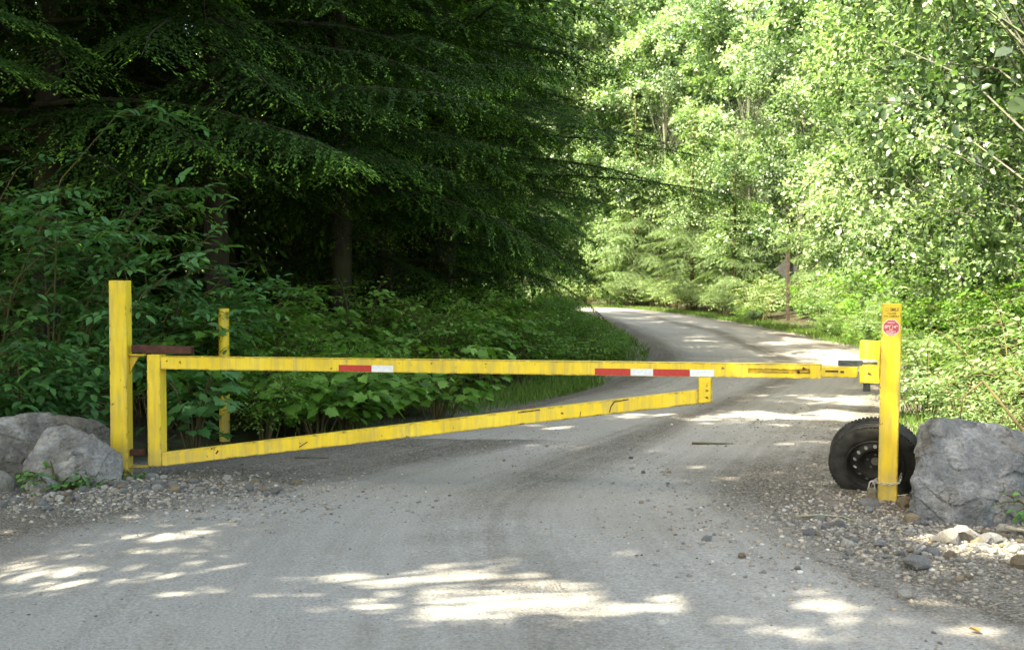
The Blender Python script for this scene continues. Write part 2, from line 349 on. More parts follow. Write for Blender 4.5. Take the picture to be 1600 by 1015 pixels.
def road_sdf(x, y):
    """signed distance to the road's edge, negative on the road"""
    x = np.asarray(x, float); y = np.asarray(y, float); best = np.full(x.shape, 1e9); inside = np.zeros(x.shape, bool)
    A = POLY; B = np.roll(POLY, -1, 0)
    for (ax, ay), (bx, by) in zip(A, B):
        dx, dy = bx - ax, by - ay; L = dx * dx + dy * dy + 1e-12
        t = np.clip(((x - ax) * dx + (y - ay) * dy) / L, 0, 1)
        best = np.minimum(best, (x - ax - t * dx) ** 2 + (y - ay - t * dy) ** 2)
        c = (ay > y) != (by > y)
        inside ^= c & (x < (bx - ax) * (y - ay) / (by - ay + 1e-12) + ax)
    d = np.sqrt(best); return np.where(inside, -d, d)
def sst(a, b, x): t = np.clip((x - a) / (b - a), 0, 1); return t * t * (3 - 2 * t)
def land(x, y):
    x = np.asarray(x, float); y = np.asarray(y, float); d = road_sdf(x, y)
    z = np.where(d > 0, 0.30 * sst(0.3, 5, d) + 0.03 * np.sin(1.7 * x + .6) * np.sin(1.3 * y) * sst(0, 1, d), -0.05 * sst(0, .35, -d))
    z = z + 0.035 * np.maximum(d - 9, 0) * sst(9, 20, d) + 0.30 * np.maximum(y - 96, 0) * (y < 200) + 0.30 * 104 * (y >= 200)
    return z + 0.055 * np.exp(-((x + 3.2) ** 2 + (y - 10.3) ** 2) / 0.8)
def gz(x, y): return float(land(np.array([x]), np.array([y]))[0])

xs = np.unique(np.round(np.concatenate([np.linspace(-240, -40, 21), np.linspace(-40, -8, 33), np.arange(-8, 14, .25), np.linspace(14, 44, 31), np.linspace(44, 240, 20)]), 3))
ys = np.unique(np.round(np.concatenate([np.linspace(-120, -10, 14), np.arange(-10, 34, .25), np.linspace(34, 100, 100), np.linspace(100, 320, 30)]), 3))
GX, GY = np.meshgrid(xs, ys); gx, gy = GX.ravel(), GY.ravel(); gd = road_sdf(gx, gy); gzv = land(gx, gy)
nx, ny = len(xs), len(ys); ii = (np.arange(ny - 1)[:, None] * nx + np.arange(nx - 1)[None]).ravel()
right_apron = np.exp(-((gx - 3.8) ** 2 / 2.2 + (gy - 7.2) ** 2 / 5.0))
grav = np.clip(1.15 - gd / 0.55 + 1.4 * right_apron, 0, 1) * (gy < 60)
tag(link('ground', np_mesh('ground', np.c_[gx, gy, gzv], np.c_[ii, ii + 1, ii + nx + 1, ii + nx], smooth=True, attrs={'gravel': grav}), M['ground']), kind='structure')

def build_road():
    nu = 40; per = len(LE)
    # resample so that near metres get more rows
    idx = np.linspace(0, per - 1, per * 2); l = np.c_[np.interp(idx, range(per), LE[:, 0]), np.interp(idx, range(per), LE[:, 1])]
    r = np.c_[np.interp(idx, range(per), RE[:, 0]), np.interp(idx, range(per), RE[:, 1])]
    u = np.linspace(0, 1, nu + 1); P = l[:, None] * (1 - u)[None, :, None] + r[:, None] * u[None, :, None]
    mid = (l + r) / 2; run = np.r_[0, np.cumsum(np.linalg.norm(np.diff(mid, axis=0), axis=1))]
    x, y = P[..., 0], P[..., 1]; U = np.broadcast_to(u, x.shape); edge = np.minimum(U, 1 - U)
    wob = 0.03 * np.sin(run * .35)[:, None]
    track = sum(np.exp(-((U + wob - c) / w) ** 2) for c, w in ((.30, .085), (.44, .05), (.68, .09)))
    mound = np.exp(-((U + wob - .555) / .05) ** 2)
    z = 0.004 + 0.05 * sst(0, .12, edge) - 0.018 * np.minimum(track, 1) + 0.008 * np.sin(2.1 * x + .7 * y) * sst(0, .1, edge)
    z = z + land(np.array([0.0]), np.array([0.0]))[0] * 0 + 0.30 * np.maximum(y - 96, 0)
    near = sst(24, 8, y)
    loose = np.clip(.34 - .52 * np.minimum(track, 1) + .55 * mound * sst(8, 10.5, y) + sst(.19, .03, edge) * 1.0, 0, 1)
    loose = loose + 0.85 * sst(.25, -.6, x + 1.45 + .7 * (9.6 - y)) * (y < 12.5) * sst(5.6, 6.8, y) + 0.85 * sst(1.25, 2.2, x + .12 * (y - 7)) * sst(12, 10, y) * sst(4.6, 6.2, y)
    n0, n1 = x.shape; k = (np.arange(n0 - 1)[:, None] * n1 + np.arange(n1 - 1)[None]).ravel()
    return np_mesh('road', np.c_[x.ravel(), y.ravel(), z.ravel()], np.c_[k, k + 1, k + n1 + 1, k + n1], smooth=True,
                   attrs={'loose': np.clip(loose, 0, 1).ravel(), 'lane': U.ravel(), 'along': np.broadcast_to(run[:, None], x.shape).ravel()})
road_me = build_road(); tag(link('road', road_me, M['road']), kind='structure')
_bm = bmesh.new(); _bm.from_mesh(road_me); ROAD_BVH = BVHTree.FromBMesh(_bm); _bm.free()
def top(x, y):
    h = ROAD_BVH.ray_cast(Vector((x, y, 3)), Vector((0, 0, -1)))[0]; z = gz(x, y)
    return max(z, h.z) if h is not None else z
def tops(x, y):
    z = land(x, y)
    for i_ in range(len(x)):
        h = ROAD_BVH.ray_cast(Vector((x[i_], y[i_], 3)), Vector((0, 0, -1)))[0]
        if h is not None and h.z > z[i_]: z[i_] = h.z
    return z

#@@VEG
# ---------------------------------------------------------------- trees
def hemlock_meshes(name, H, z0, maxlen, seed, fine_below, per_m=9.0, droop=0.42, fine=1.0, trunk_r=0.2, face=None):
    g = np.random.default_rng(seed); cl = Cloud(); wood = MB()
    tz = np.linspace(0, H, 9)
    wood.tube([(0.05 * math.sin(z * .7 + seed), 0.05 * math.cos(z * .5 + seed), z - 0.3 * (z == 0)) for z in tz], [trunk_r * (1 - z / H) ** .8 + .012 for z in tz], 9)
    for z in np.arange(0.7, max(z0, 2.2), .16):      # bare dead branches under the green crown
        a = g.uniform(0, 6.283); L = g.uniform(.5, 1.8); d = np.array([math.cos(a), math.sin(a), 0]); sag = g.uniform(-.25, .12)
        pts = [d * L * s + np.array([0, 0, z + sag * L * s + .06 * math.sin(5 * s + a)]) for s in (0, .35, .7, 1)]
        wood.tube(pts, [.016, .011, .007, .003], 4, False)
        for q in range(3):
            s = g.uniform(.3, .9); b = d * L * s + np.array([0, 0, z + sag * L * s]); e = a + g.choice([-1, 1]) * g.uniform(.5, 1.0); l2 = g.uniform(.2, .5)
            wood.tube([b, b + np.array([math.cos(e), math.sin(e), g.uniform(-.3, .1)]) * l2], [.006, .002], 3, False)
    z = z0; az = g.uniform(0, 6.283)
    while z < H - .25:
        t = (z - z0) / (H - z0); coarse = z > fine_below
        az += 2.399 + g.normal(0, .35)
        L = maxlen * (1 - t) ** .85 * g.uniform(.5, 1.15) + .25
        d = np.array([math.cos(az), math.sin(az), 0]); side = np.array([-d[1], d[0], 0]); up0 = g.uniform(.02, .22) + .25 * t
        dr = droop * g.uniform(.6, 1.5)
        def axis(s): return d * (L * s)[..., None] + np.array([0, 0, 1.0]) * (z + L * (up0 * s - dr * s ** 2.0))[..., None] + side * (.05 * L * np.sin(3 * s + az))[..., None]
        ss = np.linspace(0, 1, 6); pts = axis(ss); wood.tube(pts, list(np.interp(ss, [0, 1], [.012 + .007 * L, .003])), 4, False)
        step = (.075 if not coarse else .24) / fine
        s = np.arange(.14, 1.0, step / L); s = np.clip(s + g.normal(0, .2 * step / L, len(s)), .1, 1)
        s = np.repeat(s, 2); sg = np.tile([1.0, -1.0], len(s) // 2)
        base = axis(s); tan = unit(axis(s + .02) - axis(s - .02))
        ls = (np.minimum(.42 * L, 1.2) * np.sin(np.pi * np.clip(s, 0, 1) ** .75 * .93 + .12) ** .9 + .07) * g.uniform(.35, 1.15, len(s))
        ang = g.normal(1.02, .16, len(s))[:, None]; sdir = tan * np.cos(ang) + (side * sg[:, None]) * np.sin(ang)
        sdir[:, 2] -= .06; sdir = unit(sdir)
        stp = (.021 if not coarse else .15) / fine
        m = max(3, int(1.25 / stp)); fr = (np.arange(m) + .5) * stp
        okm = fr[None] < ls[:, None]
        i, j = np.nonzero(okm)
        q = fr[j] + g.normal(0, .2 * stp, len(j)); rel = np.clip(q / ls[i], 0, 1)
        pos = base[i] + sdir[i] * q[:, None]; pos[:, 2] -= (.30 + .25 * g.random()) * q ** 2 / np.maximum(ls[i], .2) * .9
        pos += g.normal(0, .012, pos.shape)
        perp = np.cross(np.array([0, 0, 1.0]), sdir[i]); sg2 = np.where(g.random(len(i)) < .5, 1.0, -1.0)[:, None]
        a2 = g.normal(.75, .22, len(i))[:, None] * (1 - .6 * rel[:, None])
        fw = sdir[i] * np.cos(a2) + perp * sg2 * np.sin(a2); fw[:, 2] -= .10 + .22 * rel + np.abs(g.normal(0, .14, len(i)))
        nr = np.array([0, 0, 1.0]) + g.normal(0, .2, (len(i), 3)) + d * .3
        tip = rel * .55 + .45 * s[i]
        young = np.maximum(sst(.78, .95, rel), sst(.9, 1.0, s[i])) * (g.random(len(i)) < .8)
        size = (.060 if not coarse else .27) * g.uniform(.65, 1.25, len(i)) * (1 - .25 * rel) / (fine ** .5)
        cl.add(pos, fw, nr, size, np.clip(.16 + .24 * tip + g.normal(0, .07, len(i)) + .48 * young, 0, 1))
        z += g.uniform(.5, 1.5) / (per_m if not coarse else per_m * .75)
    return wood.mesh(name + '_trunk', True), cl

def lobes_tree(name, H, base, lean, R0, seed, n_cl, per_cl, leaf, low=0.0, flat=.55, tpl=T_OVATE, trunk_r=.11, width=1.25):
    g = np.random.default_rng(seed); wood = MB(); cl = Cloud()
    def ctr(z): return np.array([lean[0] * (z / H) ** 1.3 + .12 * math.sin(z * .8 + seed), lean[1] * (z / H) ** 1.3 + .12 * math.cos(z * .6), z])
    zz = np.linspace(-.25, H * .96, 10); wood.tube([ctr(max(z, 0)) if z >= 0 else (ctr(0) + np.array([0, 0, z])) for z in zz], [trunk_r * (1 - max(z, 0) / H) ** .7 + .012 for z in zz], 9)
    for c in range(n_cl):
        t = g.random() ** .8; z = base + (H - base) * t; a = g.uniform(0, 6.283)
        prof = math.sin(math.pi * min(1, .16 + .80 * t)) ** .6
        r = R0 * prof * math.sqrt(g.uniform(.12, 1)); zt = z * g.uniform(.45, .7)
        b = ctr(zt); c0 = ctr(z) + np.array([math.cos(a) * r, math.sin(a) * r, g.normal(0, .3) - low * r * .25])
        mid = (b + c0) / 2 + np.array([0, 0, .12 * r])
        wood.tube([b, mid, c0], [.006 + .005 * r, .005 + .0025 * r, .003], 4, False)
        tc_ = .47 + g.normal(0, .25); ls_ = g.uniform(.75, 1.25); cr = g.uniform(.40, .95) * (R0 / 3.2) ** .5; m = int(per_cl * g.uniform(.6, 1.3))
        # twigs of a clump, each carrying leaves alternately
        nt_ = max(4, m // 14)
        td = unit(g.normal(0, 1, (nt_, 3)) * np.array([1, 1, flat]) + np.array([math.cos(a), math.sin(a), .1]) * .5)
        for q in range(min(nt_, 5)): wood.tube([c0, c0 + td[q] * cr], [.005, .002], 3, False)
        k = g.integers(0, nt_, m); fr = g.random(m) ** .7
        pos = c0 + td[k] * (fr * cr * g.uniform(.8, 1.25, m))[:, None] + g.normal(0, .07 * cr + .02, (m, 3)); pos[:, 2] -= .25 * cr * fr ** 2
        fw = unit(td[k] + g.normal(0, .75, (m, 3)) + np.array([0, 0, -.35])); nr = np.array([0, 0, .8]) + g.normal(0, .5, (m, 3)) + np.array([math.cos(a), math.sin(a), 0]) * .6
        cl.add(pos, fw, nr, leaf * g.uniform(.45, 1.3, m) * ls_, np.clip(tc_ + g.normal(0, .17, m), 0, 1))
    return wood.mesh(name + '_trunk', True), cl

def put_tree(kind, trunk, crown, x, y, s, rot, label, group=None, name=None, cmat=None, tmat=None, sz=None):
    e = empty(name or kind, (x, y, gz(x, y) - .03), rot); e.scale = (s, s, sz or s)
    tr = link('trunk', trunk, tmat, e); cr = link('crown', crown, cmat, e)
    for o, mt in ((tr, tmat), (cr, cmat)):
        if mt is not None and o.data.materials[0] is not mt: o.material_slots[0].link = 'OBJECT'; o.material_slots[0].material = mt
    return tag(e, label, 'tree', group)

def two(pair, name, tpl, mat_t, mat_c, width=1.0):
    t, cl = pair; t.materials.append(mat_t); c = cl.mesh(name + '_crown', tpl, width); c.materials.append(mat_c); return t, c
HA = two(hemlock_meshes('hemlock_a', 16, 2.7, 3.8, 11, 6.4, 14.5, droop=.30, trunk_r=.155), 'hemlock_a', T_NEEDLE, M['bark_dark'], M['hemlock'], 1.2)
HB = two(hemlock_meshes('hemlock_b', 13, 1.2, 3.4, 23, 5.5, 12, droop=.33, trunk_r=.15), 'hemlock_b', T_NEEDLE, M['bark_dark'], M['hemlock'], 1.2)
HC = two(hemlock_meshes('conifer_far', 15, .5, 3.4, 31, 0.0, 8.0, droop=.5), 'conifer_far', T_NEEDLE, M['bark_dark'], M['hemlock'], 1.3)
AA = two(lobes_tree('alder_a', 12.5, 2.2, (-1.2, -.6), 3.9, 41, 125, 560, .085, .5), 'alder_a', T_OVATE, M['bark_alder'], M['alder'], 1.2)
AB = two(lobes_tree('alder_b', 13.5, 1.8, (-.9, .3), 3.4, 47, 110, 500, .088, .5), 'alder_b', T_OVATE, M['bark_alder'], M['alder'], 1.2)
AF = two(lobes_tree('broadleaf_far', 15, 1.0, (.4, -.4), 4.2, 53, 120, 520, .15, .4), 'broadleaf_far', T_KITE, M['bark_alder'], M['alder'], 1.5)

# the dark hemlocks along the left of the road (x, y, scale, turn, which)
for x, y, s, rt, w, lab in [
    (-5.5, 15.2, 1.05, 0.4, HA, 'leftmost big dark hemlock, its trunk rising behind the elder bushes'),
    (-3.75, 16.4, 1.0, 2.2, HA, 'tall dark hemlock with long lime-tipped boughs above the yellow pipe post'),
    (-2.6, 19.3, .98, 4.1, HA, 'dark hemlock with drooping boughs over the middle of the gate'),
    (-2.2, 22.6, 1.0, 1.2, HB, 'dark hemlock whose boughs hang above the right half of the gate'),
    (-1.3, 24.3, 1.38, 5.6, HA, 'tallest hemlock of the left row, its high boughs reaching out over the road'),
    (-1.9, 26.8, 1.05, 3.0, HB, 'dark hemlock reaching boughs out over the gravel road before the bend'),
    (-1.6, 32.5, 1.1, 5.1, HB, 'dark hemlock at the inside of the bend with low green boughs'),
    (-1.1, 41, 1.1, .7, HB, 'hemlock farther along the left road edge, half hidden by the nearer ones'),
    (-1.1, 36.5, 1.0, 4.4, HB, 'hemlock with a narrow crown just past the inside of the bend'),
    (-.5, 46, 1.0, 1.9, HB, 'second farthest hemlock on the inside of the road bend'),
    (-.4, 54, 1.1, 2.7, HB, 'farthest hemlock on the inside of the road bend')]:
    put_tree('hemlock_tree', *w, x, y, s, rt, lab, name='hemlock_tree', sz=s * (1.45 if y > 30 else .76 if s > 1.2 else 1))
k = 0
for x, y, s in [(-8.2, 17, 1.0), (-6.6, 20.5, 1.0), (-5.2, 24, 1.0), (-9.5, 22.5, 1.1), (-3.6, 28, 1.0), (-7.4, 27, 1.1), (-2.6, 35, 1.0), (-5.6, 33, 1.1), (-11.5, 28, 1.1), (-9, 34, 1.1),
                (-3, 44, 1.1), (-7, 42, 1.1), (-13, 36, 1.1), (-3.2, 56, 1.1), (-8, 54, 1.2), (-14, 48, 1.2), (-19, 40, 1.2), (-16, 30, 1.2), (-20, 60, 1.2), (-12, 64, 1.2), (-5, 66, 1.1), (-4.6, 20.6, .8), (-7.2, 23.6, .9), (-5.8, 18, .75), (-8.2, 20, .9), (-4.6, 30.5, 1.0), (-6.2, 37, 1.1), (-10.6, 25, 1.0)]:
    put_tree('conifer', *HC, x, y, s, k * 1.7, 'dim conifer standing deep in the dark wood behind the left hemlocks', 'conifers deep in the dark wood on the left', 'conifer_tree', M['hemlock'], None, s * 1.35); k += 1
# tall maples beside the viewer, left of the frame, whose canopy shades the gate and the near road;
# the canopy has openings that let flecks of sun down (fleck centres and half sizes on the ground, metres)
FLECKS = []
for px, py, hw, hh in [(40, 903, 40, 3), (160, 897, 30, 4), (560, 962, 70, 6), (470, 975, 50, 5), (760, 968, 90, 8), (930, 985, 60, 5), (660, 945, 110, 8), (260, 920, 95, 6), (330, 907, 60, 4), (400, 922, 110, 7), (300, 938, 70, 5), (450, 940, 80, 6), (560, 912, 95, 7), (600, 928, 110, 7),
                       (700, 908, 100, 6), (640, 974, 48, 9), (760, 928, 120, 10), (850, 945, 150, 13), (980, 968, 110, 8), (690, 986, 80, 5), (820, 985, 60, 4), (890, 925, 60, 8), (1060, 950, 45, 6), (1160, 942, 40, 4),
                       (1290, 940, 45, 4), (1340, 960, 50, 4), (1480, 955, 70, 6), (1400, 985, 60, 4), (1540, 1000, 60, 6), (1075, 757, 26, 3), (1120, 735, 45, 3), (700, 735, 50, 2.5), (1000, 655, 60, 3), (860, 672, 40, 3), (1180, 652, 80, 4), (1330, 655, 110, 6), (1230, 700, 60, 3),
                       (1470, 850, 50, 10), (1560, 880, 60, 14), (1500, 900, 30, 8), (1590, 840, 30, 10)]:
    d_ = 3200.0 / (py - 438); d2_ = 3200.0 / (py - hh - 438) - d_
    cx_, rx_ = (px - 800) / 2000 * d_, hw / 2000 * d_
    for q_ in range(max(2, int(rx_ * 24))):
        ang_ = rng.uniform(0, 6.283); rr_ = math.sqrt(rng.random()); f_ = rng.uniform(.18, .46)
        FLECKS.append((cx_ + rx_ * rr_ * math.cos(ang_) * .9, d_ + d2_ * rr_ * math.sin(ang_) * 1.1, max(rx_ * f_ * .8, .04), max(d2_ * f_ * 1.4, .035)))
FLECKS += [(5.1, 11.8, 1.25, 3.4), (6.9, 16.8, 1.3, 3.6), (3.25, 7.3, .55, .4), (2.7, 7.6, .3, .18), (4.2, 9.9, .5, .5)]      # the sunny right verge
def falls_on_fleck(P):
    """where the sun would carry a leaf's shadow: inside one of the openings?"""
    t = P[:, 2] / SUN.z; X = P[:, 0] - SUN.x * t; Y = P[:, 1] - SUN.y * t; hit = np.zeros(len(P), bool)
    for fx_, fy_, rx_, ry_ in FLECKS: hit |= ((X - fx_) / (rx_ + .06)) ** 2 + ((Y - fy_) / (ry_ + .055)) ** 2 < 1
    return hit
for x, y, H, rad, base, sd_, n_cl in [(-6.9, 8.6, 15, 4.6, 6.5, 201, 150), (-6.6, 3.2, 15.5, 5.2, 6.5, 203, 170), (-5.9, -2.0, 16, 5.4, 7.0, 205, 150), (-9.4, 12.6, 15, 4.2, 6.0, 207, 110), (-9.8, 5.5, 16, 4.4, 5.0, 209, 110), (-8.5, -6.5, 16, 5.0, 5.0, 211, 100), (-7.3, 14.6, 17, 3.9, 8.5, 213, 120)]:
    tk, cl = lobes_tree('maple', H, base, (3.6 if y > 14 else 1.0, .2), rad, sd_, n_cl, 300, .19, .2, tpl=T_KITE, trunk_r=.2)
    P = cl.arrays()[0] + np.array([x, y, gz(x, y)]); cm = cl.mesh('maple_crown', T_KITE, 1.7, ~falls_on_fleck(P)); cm.materials.append(M['alder']); tk.materials.append(M['bark_dark'])
    put_tree('maple', tk, cm, x, y, 1.0, 0.0, 'tall maple beside the clearing to the left of the view', 'maples left of the view that shade the road', 'maple_tree')
FM = two(lobes_tree('maple_far', 17, 9.0, (.8, 0), 4.6, 221, 130, 130, .26, .2, tpl=T_KITE, trunk_r=.2), 'maple_far', T_KITE, M['bark_dark'], M['alder'], 1.7)
for x, y, s, o_ in [(-3.2, 30.5, .95, 'nearest'), (-2.6, 36.5, 1.0, 'second'), (-2.2, 42.5, .95, 'third'), (-2.2, 49, 1.0, 'fourth'), (-3.0, 56, 1.0, 'farthest')]:
    put_tree('maple', *FM, x, y, s, y, o_ + ' tall dark-trunked maple rising out of sight behind the hemlocks of the bend', None, 'maple_tree')
for x, y in [(-8.6, 18.5), (-8.2, 23.5), (-12.2, 19), (-12.5, 13.5), (-12, 24.5), (-8.5, 29), (-16, 17), (-15.5, 23), (-12.5, 30), (-7.5, 35)]:  # high crowns out of view, added to keep sun off the left wood
    put_tree('maple', *FM, x, y, 1.0, x + y, 'tall unseen maple added above the left wood to darken it', 'unseen maples added to darken the left wood', 'maple_tree')
for x, y, s, w in [(-11.5, 15.5, 1.1, HC), (-13.5, 9.5, 1.1, HC), (-13, 1, 1.1, HC)]:
    put_tree('hemlock', *w, x, y, s, k * 1.3, 'tall hemlock beside the clearing to the left of the view', 'hemlocks left of the view that shade the road', 'hemlock_tree', M['hemlock']); k += 1

# the sunlit wood on the right
for x, y, s, rt, w, lab in [
    (7.0, 15.2, .95, .3, AA, 'nearest sunlit alder, its leafy crown filling the upper right corner'),
    (8.9, 20.2, 1.0, 2.0, AB, 'slender pale-trunked alder standing behind the latch post'),
    (9.6, 24.6, 1.0, 3.7, AA, 'alder with a leaning pale trunk right of the road sign'),
    (10.9, 31, 1.0, 5.0, AB, 'alder overhanging the right road edge near the diamond sign'),
    (12.6, 38.5, 1.0, 1.1, AA, 'bright alder beyond the diamond sign on the right'),
    (13.2, 48, 1.05, 2.9, AB, 'alder at the outside of the far bend'),
    (12.5, 17.5, 1.0, 4.2, AB, 'alder at the right border of the view behind the brambles')]:
    put_tree('alder', *w, x, y, s, rt, lab, name='alder_tree')
for x, y, s, rt, lab in [(9.9, 57, .62, .5, 'pale green young cedar left of the diamond sign'), (9.0, 64, .8, 1.9, 'young cedar with drooping bright fronds at the outside of the bend'),
                         (7.2, 75, .95, 3.1, 'bright cedar where the road leaves the view'), (12.7, 53, .6, 4.0, 'short pale cedar beside the road sign'), (3.0, 88, 1.0, 5.2, 'sunlit cedar beyond the end of the visible road'),
                         (11.5, 35, .42, 2.2, 'small cedar under the alders on the right')]:
    put_tree('cedar', *HB, x, y, s, rt, lab, None, 'cedar_tree', M['cedar'], M['stem'])
g = np.random.default_rng(5)
for x, y in [(13.5, 24), (14.5, 31), (15, 40), (16, 50), (13, 58), (12, 66), (18, 60), (20, 34), (19, 24), (9, 78), (14, 75), (5, 90), (-2, 94), (11, 88), (18, 70), (22, 80), (24, 48), (-9, 96), (17, 95), (26, 95), (-16, 98), (1, 84), (4, 96), (8, 93), (-4, 100), (2, 104)]:
    put_tree('bl', *AF, x, y, g.uniform(.95, 1.25) * (1.35 if y > 80 else 1), g.uniform(0, 6), 'sunlit broadleaf tree in the bright wood behind the roadside alders', 'broadleaf trees in the bright wood', 'broadleaf_tree', M['alder'])
for i in range(46):
    x = -48 + i * 2.6 + g.uniform(-1, 1); y = 100 + (i % 3) * 9 + g.uniform(-3, 3); w, cm = ((AF, M['alder']) if i % 3 else (HC, M['cedar']))
    put_tree('bg', *w, x, y, g.uniform(1.0, 1.4), g.uniform(0, 6), 'distant tree on the wooded slope closing the end of the road', 'trees on the far wooded slope', 'distant_tree', cm)

# ---------------------------------------------------------------- shrubs
def shrub_data(seed, H, spread, stems, leaf, compound, per_stem, upright=.6, n_lat=4):
    g = np.random.default_rng(seed); wood = MB(); cl = Cloud()
    for sidx in range(stems):
        a = g.uniform(0, 6.283); out = spread * math.sqrt(g.uniform(.08, 1)); h = H * g.uniform(.55, 1.0) * (1 - .22 * out / spread)
        d = np.array([math.cos(a), math.sin(a), 0]); b = d * out * .25 * g.random()
        ax = lambda s: b + d * (out * s ** 1.5) + np.array([0, 0, h * (1 - (1 - s) ** 1.6)])
        wood.tube([ax(s) for s in (0, .3, .6, .85, 1)], [.012, .010, .007, .005, .002], 4, False)
        lines = [(ax, .28, 1.0, d, 1.0)]
        for l in range(n_lat):
            s0 = g.uniform(.25, .9); e = a + g.uniform(-1.9, 1.9); ld = np.array([math.cos(e), math.sin(e), g.uniform(-.05, .45)]); ll = spread * g.uniform(.3, .7); p0 = ax(s0)
            f = lambda s, p0=p0, ld=ld, ll=ll: p0 + ld * ll * s + np.array([0, 0, -.22 * ll * s * s])
            wood.tube([f(0), f(.5), f(1)], [.005, .004, .0015], 3, False); lines.append((f, .12, 1.0, ld, .6))
        for f, s0, s1, ld, wgt in lines:
            n = max(3, int(per_stem * wgt * g.uniform(.7, 1.2)))
            for q in range(n):
                s = s0 + (s1 - s0) * (q + g.random()) / n; p = f(s); t = unit(f(min(s + .05, 1.02)) - f(s - .05))
                sd = unit(np.cross(t, [0, 0, 1.0]) + 1e-6) * (1 if q % 2 else -1)
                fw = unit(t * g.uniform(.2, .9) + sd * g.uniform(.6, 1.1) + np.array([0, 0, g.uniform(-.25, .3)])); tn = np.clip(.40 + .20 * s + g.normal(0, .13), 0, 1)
                up = np.array([0, 0, 1.0]) + g.normal(0, .28, 3)
                if compound:
                    L = leaf * g.uniform(1.7, 2.8); m = compound; x = unit(np.cross(fw, up))
                    for c in range(m):
                        if c == m - 1: pp, ff = p + fw * L * .98, fw
                        else:
                            sgn = 1 if c % 2 else -1; pr = (c // 2 + 1.0) / ((m - 1) // 2 + .6)
                            pp, ff = p + fw * L * pr * .9, unit(fw * .55 + x * sgn)
                        pp = pp + np.array([0, 0, -.10 * L * (c / m) ** 2]); ff = ff + np.array([0, 0, -.22]) + g.normal(0, .12, 3)
                        cl.add(pp, ff, up + g.normal(0, .18, 3), leaf * g.uniform(.75, 1.2), np.clip(tn + g.normal(0, .07), 0, 1))
                else:
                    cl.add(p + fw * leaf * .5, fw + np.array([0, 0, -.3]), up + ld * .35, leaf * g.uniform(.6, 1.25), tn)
    return wood, cl
def shrub_pair(name, seed, tpl, mat, width=1.0, **kw):
    w, cl = shrub_data(seed, **kw); wm = w.mesh(name + '_stems', True); wm.materials.append(M['stem'])
    lm = cl.mesh(name + '_foliage', tpl, width); lm.materials.append(mat); return wm, lm, cl
def put_shrub(name, pair, x, y, s, rot, label, group=None, mat=None, sz=None, cat='shrub'):
    e = empty(name, (x, y, gz(x, y) - .02), rot); e.scale = (s, s, sz or s)
    link('stems', pair[0], None, e); fo = link('foliage', pair[1], None, e)
    if mat is not None and pair[1].materials[0] is not mat: fo.material_slots[0].link = 'OBJECT'; fo.material_slots[0].material = mat
    return tag(e, label, cat, group)
LEAF_MESH = {}
def leaf_parts(e, cl, tpl, mat, key, count, width=1.0):
    """the leaves of a near bush that show largest become parts of their own"""
    p, f, n, s, t = cl.arrays(); mw = Matrix.LocRotScale(e.location, e.rotation_euler, e.scale); mwn = np.array(mw)
    wp = p @ mwn[:3, :3].T + mwn[:3, 3]
    d = np.linalg.norm(wp - np.array([0, 0, 1.6]), axis=1); score = s / d + .0006 * (wp[:, 2]) - .0025 * (wp[:, 1] - wp[:, 1].min())
    pick = np.argsort(-score)[:count]; keep = np.ones(len(p), bool); keep[pick] = False
    for q in pick:
        b = int(min(3, t[q] * 4)); kk = (key, b)
        if kk not in LEAF_MESH:
            me = np_mesh('leaf', tpl[0] * np.array([width, 1, 1]), tpl[1], np.full(len(tpl[0]), (b + .5) / 4)); me.materials.append(mat); LEAF_MESH[kk] = me
        y = Vector(f[q]).normalized(); x = y.cross(Vector(n[q])).normalized(); z = x.cross(y)
        o = link('leaf', LEAF_MESH[kk], None, e)
        rot = Matrix((x, y, z)).transposed(); o.rotation_euler = rot.to_euler(); o.location = p[q]; o.scale = (s[q],) * 3
    return keep
def solo_shrub(name, seed, tpl, mat, key, x, y, rot, label, n_leaf, width=1.0, cat='shrub', **kw):
    w, cl = shrub_data(seed, **kw); e = empty(name, (x, y, gz(x, y) - .02), rot)
    w.obj('stems', M['stem'], e, True)
    keep = leaf_parts(e, cl, tpl, mat, key, n_leaf, width)
    fo = link('foliage', cl.mesh(name + '_foliage', tpl, width, keep), mat, e); fo['kind'] = 'stuff'
    return tag(e, label, cat)

# elder bushes round the left post
for i, (x, y, H, sp, lab, nl) in enumerate([
    (-5.2, 11.6, 4.1, 1.6, 'tall elder bush at the left border, rising above the dark boulder', 110),
    (-4.4, 12.2, 3.1, 1.5, 'elder bush spreading toothed leaflets just left of the hinge post', 120),
    (-3.7, 13.3, 2.5, 1.2, 'elder bush between the hinge post and the yellow pipe post', 120),
    (-4.3, 11.2, 1.25, .9, 'low leafy bush in front of the elders, right behind the pale boulder', 90)]):
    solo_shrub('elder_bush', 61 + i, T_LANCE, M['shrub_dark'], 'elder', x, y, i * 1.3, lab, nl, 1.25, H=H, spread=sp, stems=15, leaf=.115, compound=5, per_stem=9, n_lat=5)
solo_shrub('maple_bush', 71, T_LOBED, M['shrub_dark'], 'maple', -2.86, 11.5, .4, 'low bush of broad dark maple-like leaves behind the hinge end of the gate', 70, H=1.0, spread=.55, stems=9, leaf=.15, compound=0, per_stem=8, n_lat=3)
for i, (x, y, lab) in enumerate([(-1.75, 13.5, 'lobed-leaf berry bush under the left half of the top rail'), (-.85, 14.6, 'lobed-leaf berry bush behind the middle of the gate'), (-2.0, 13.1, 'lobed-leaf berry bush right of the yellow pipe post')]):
    solo_shrub('berry_bush', 75 + i, T_LOBED, M['shrub'], 'berry', x, y, i, lab, 70, H=1.0, spread=.75, stems=13, leaf=.125, compound=0, per_stem=11, n_lat=4)

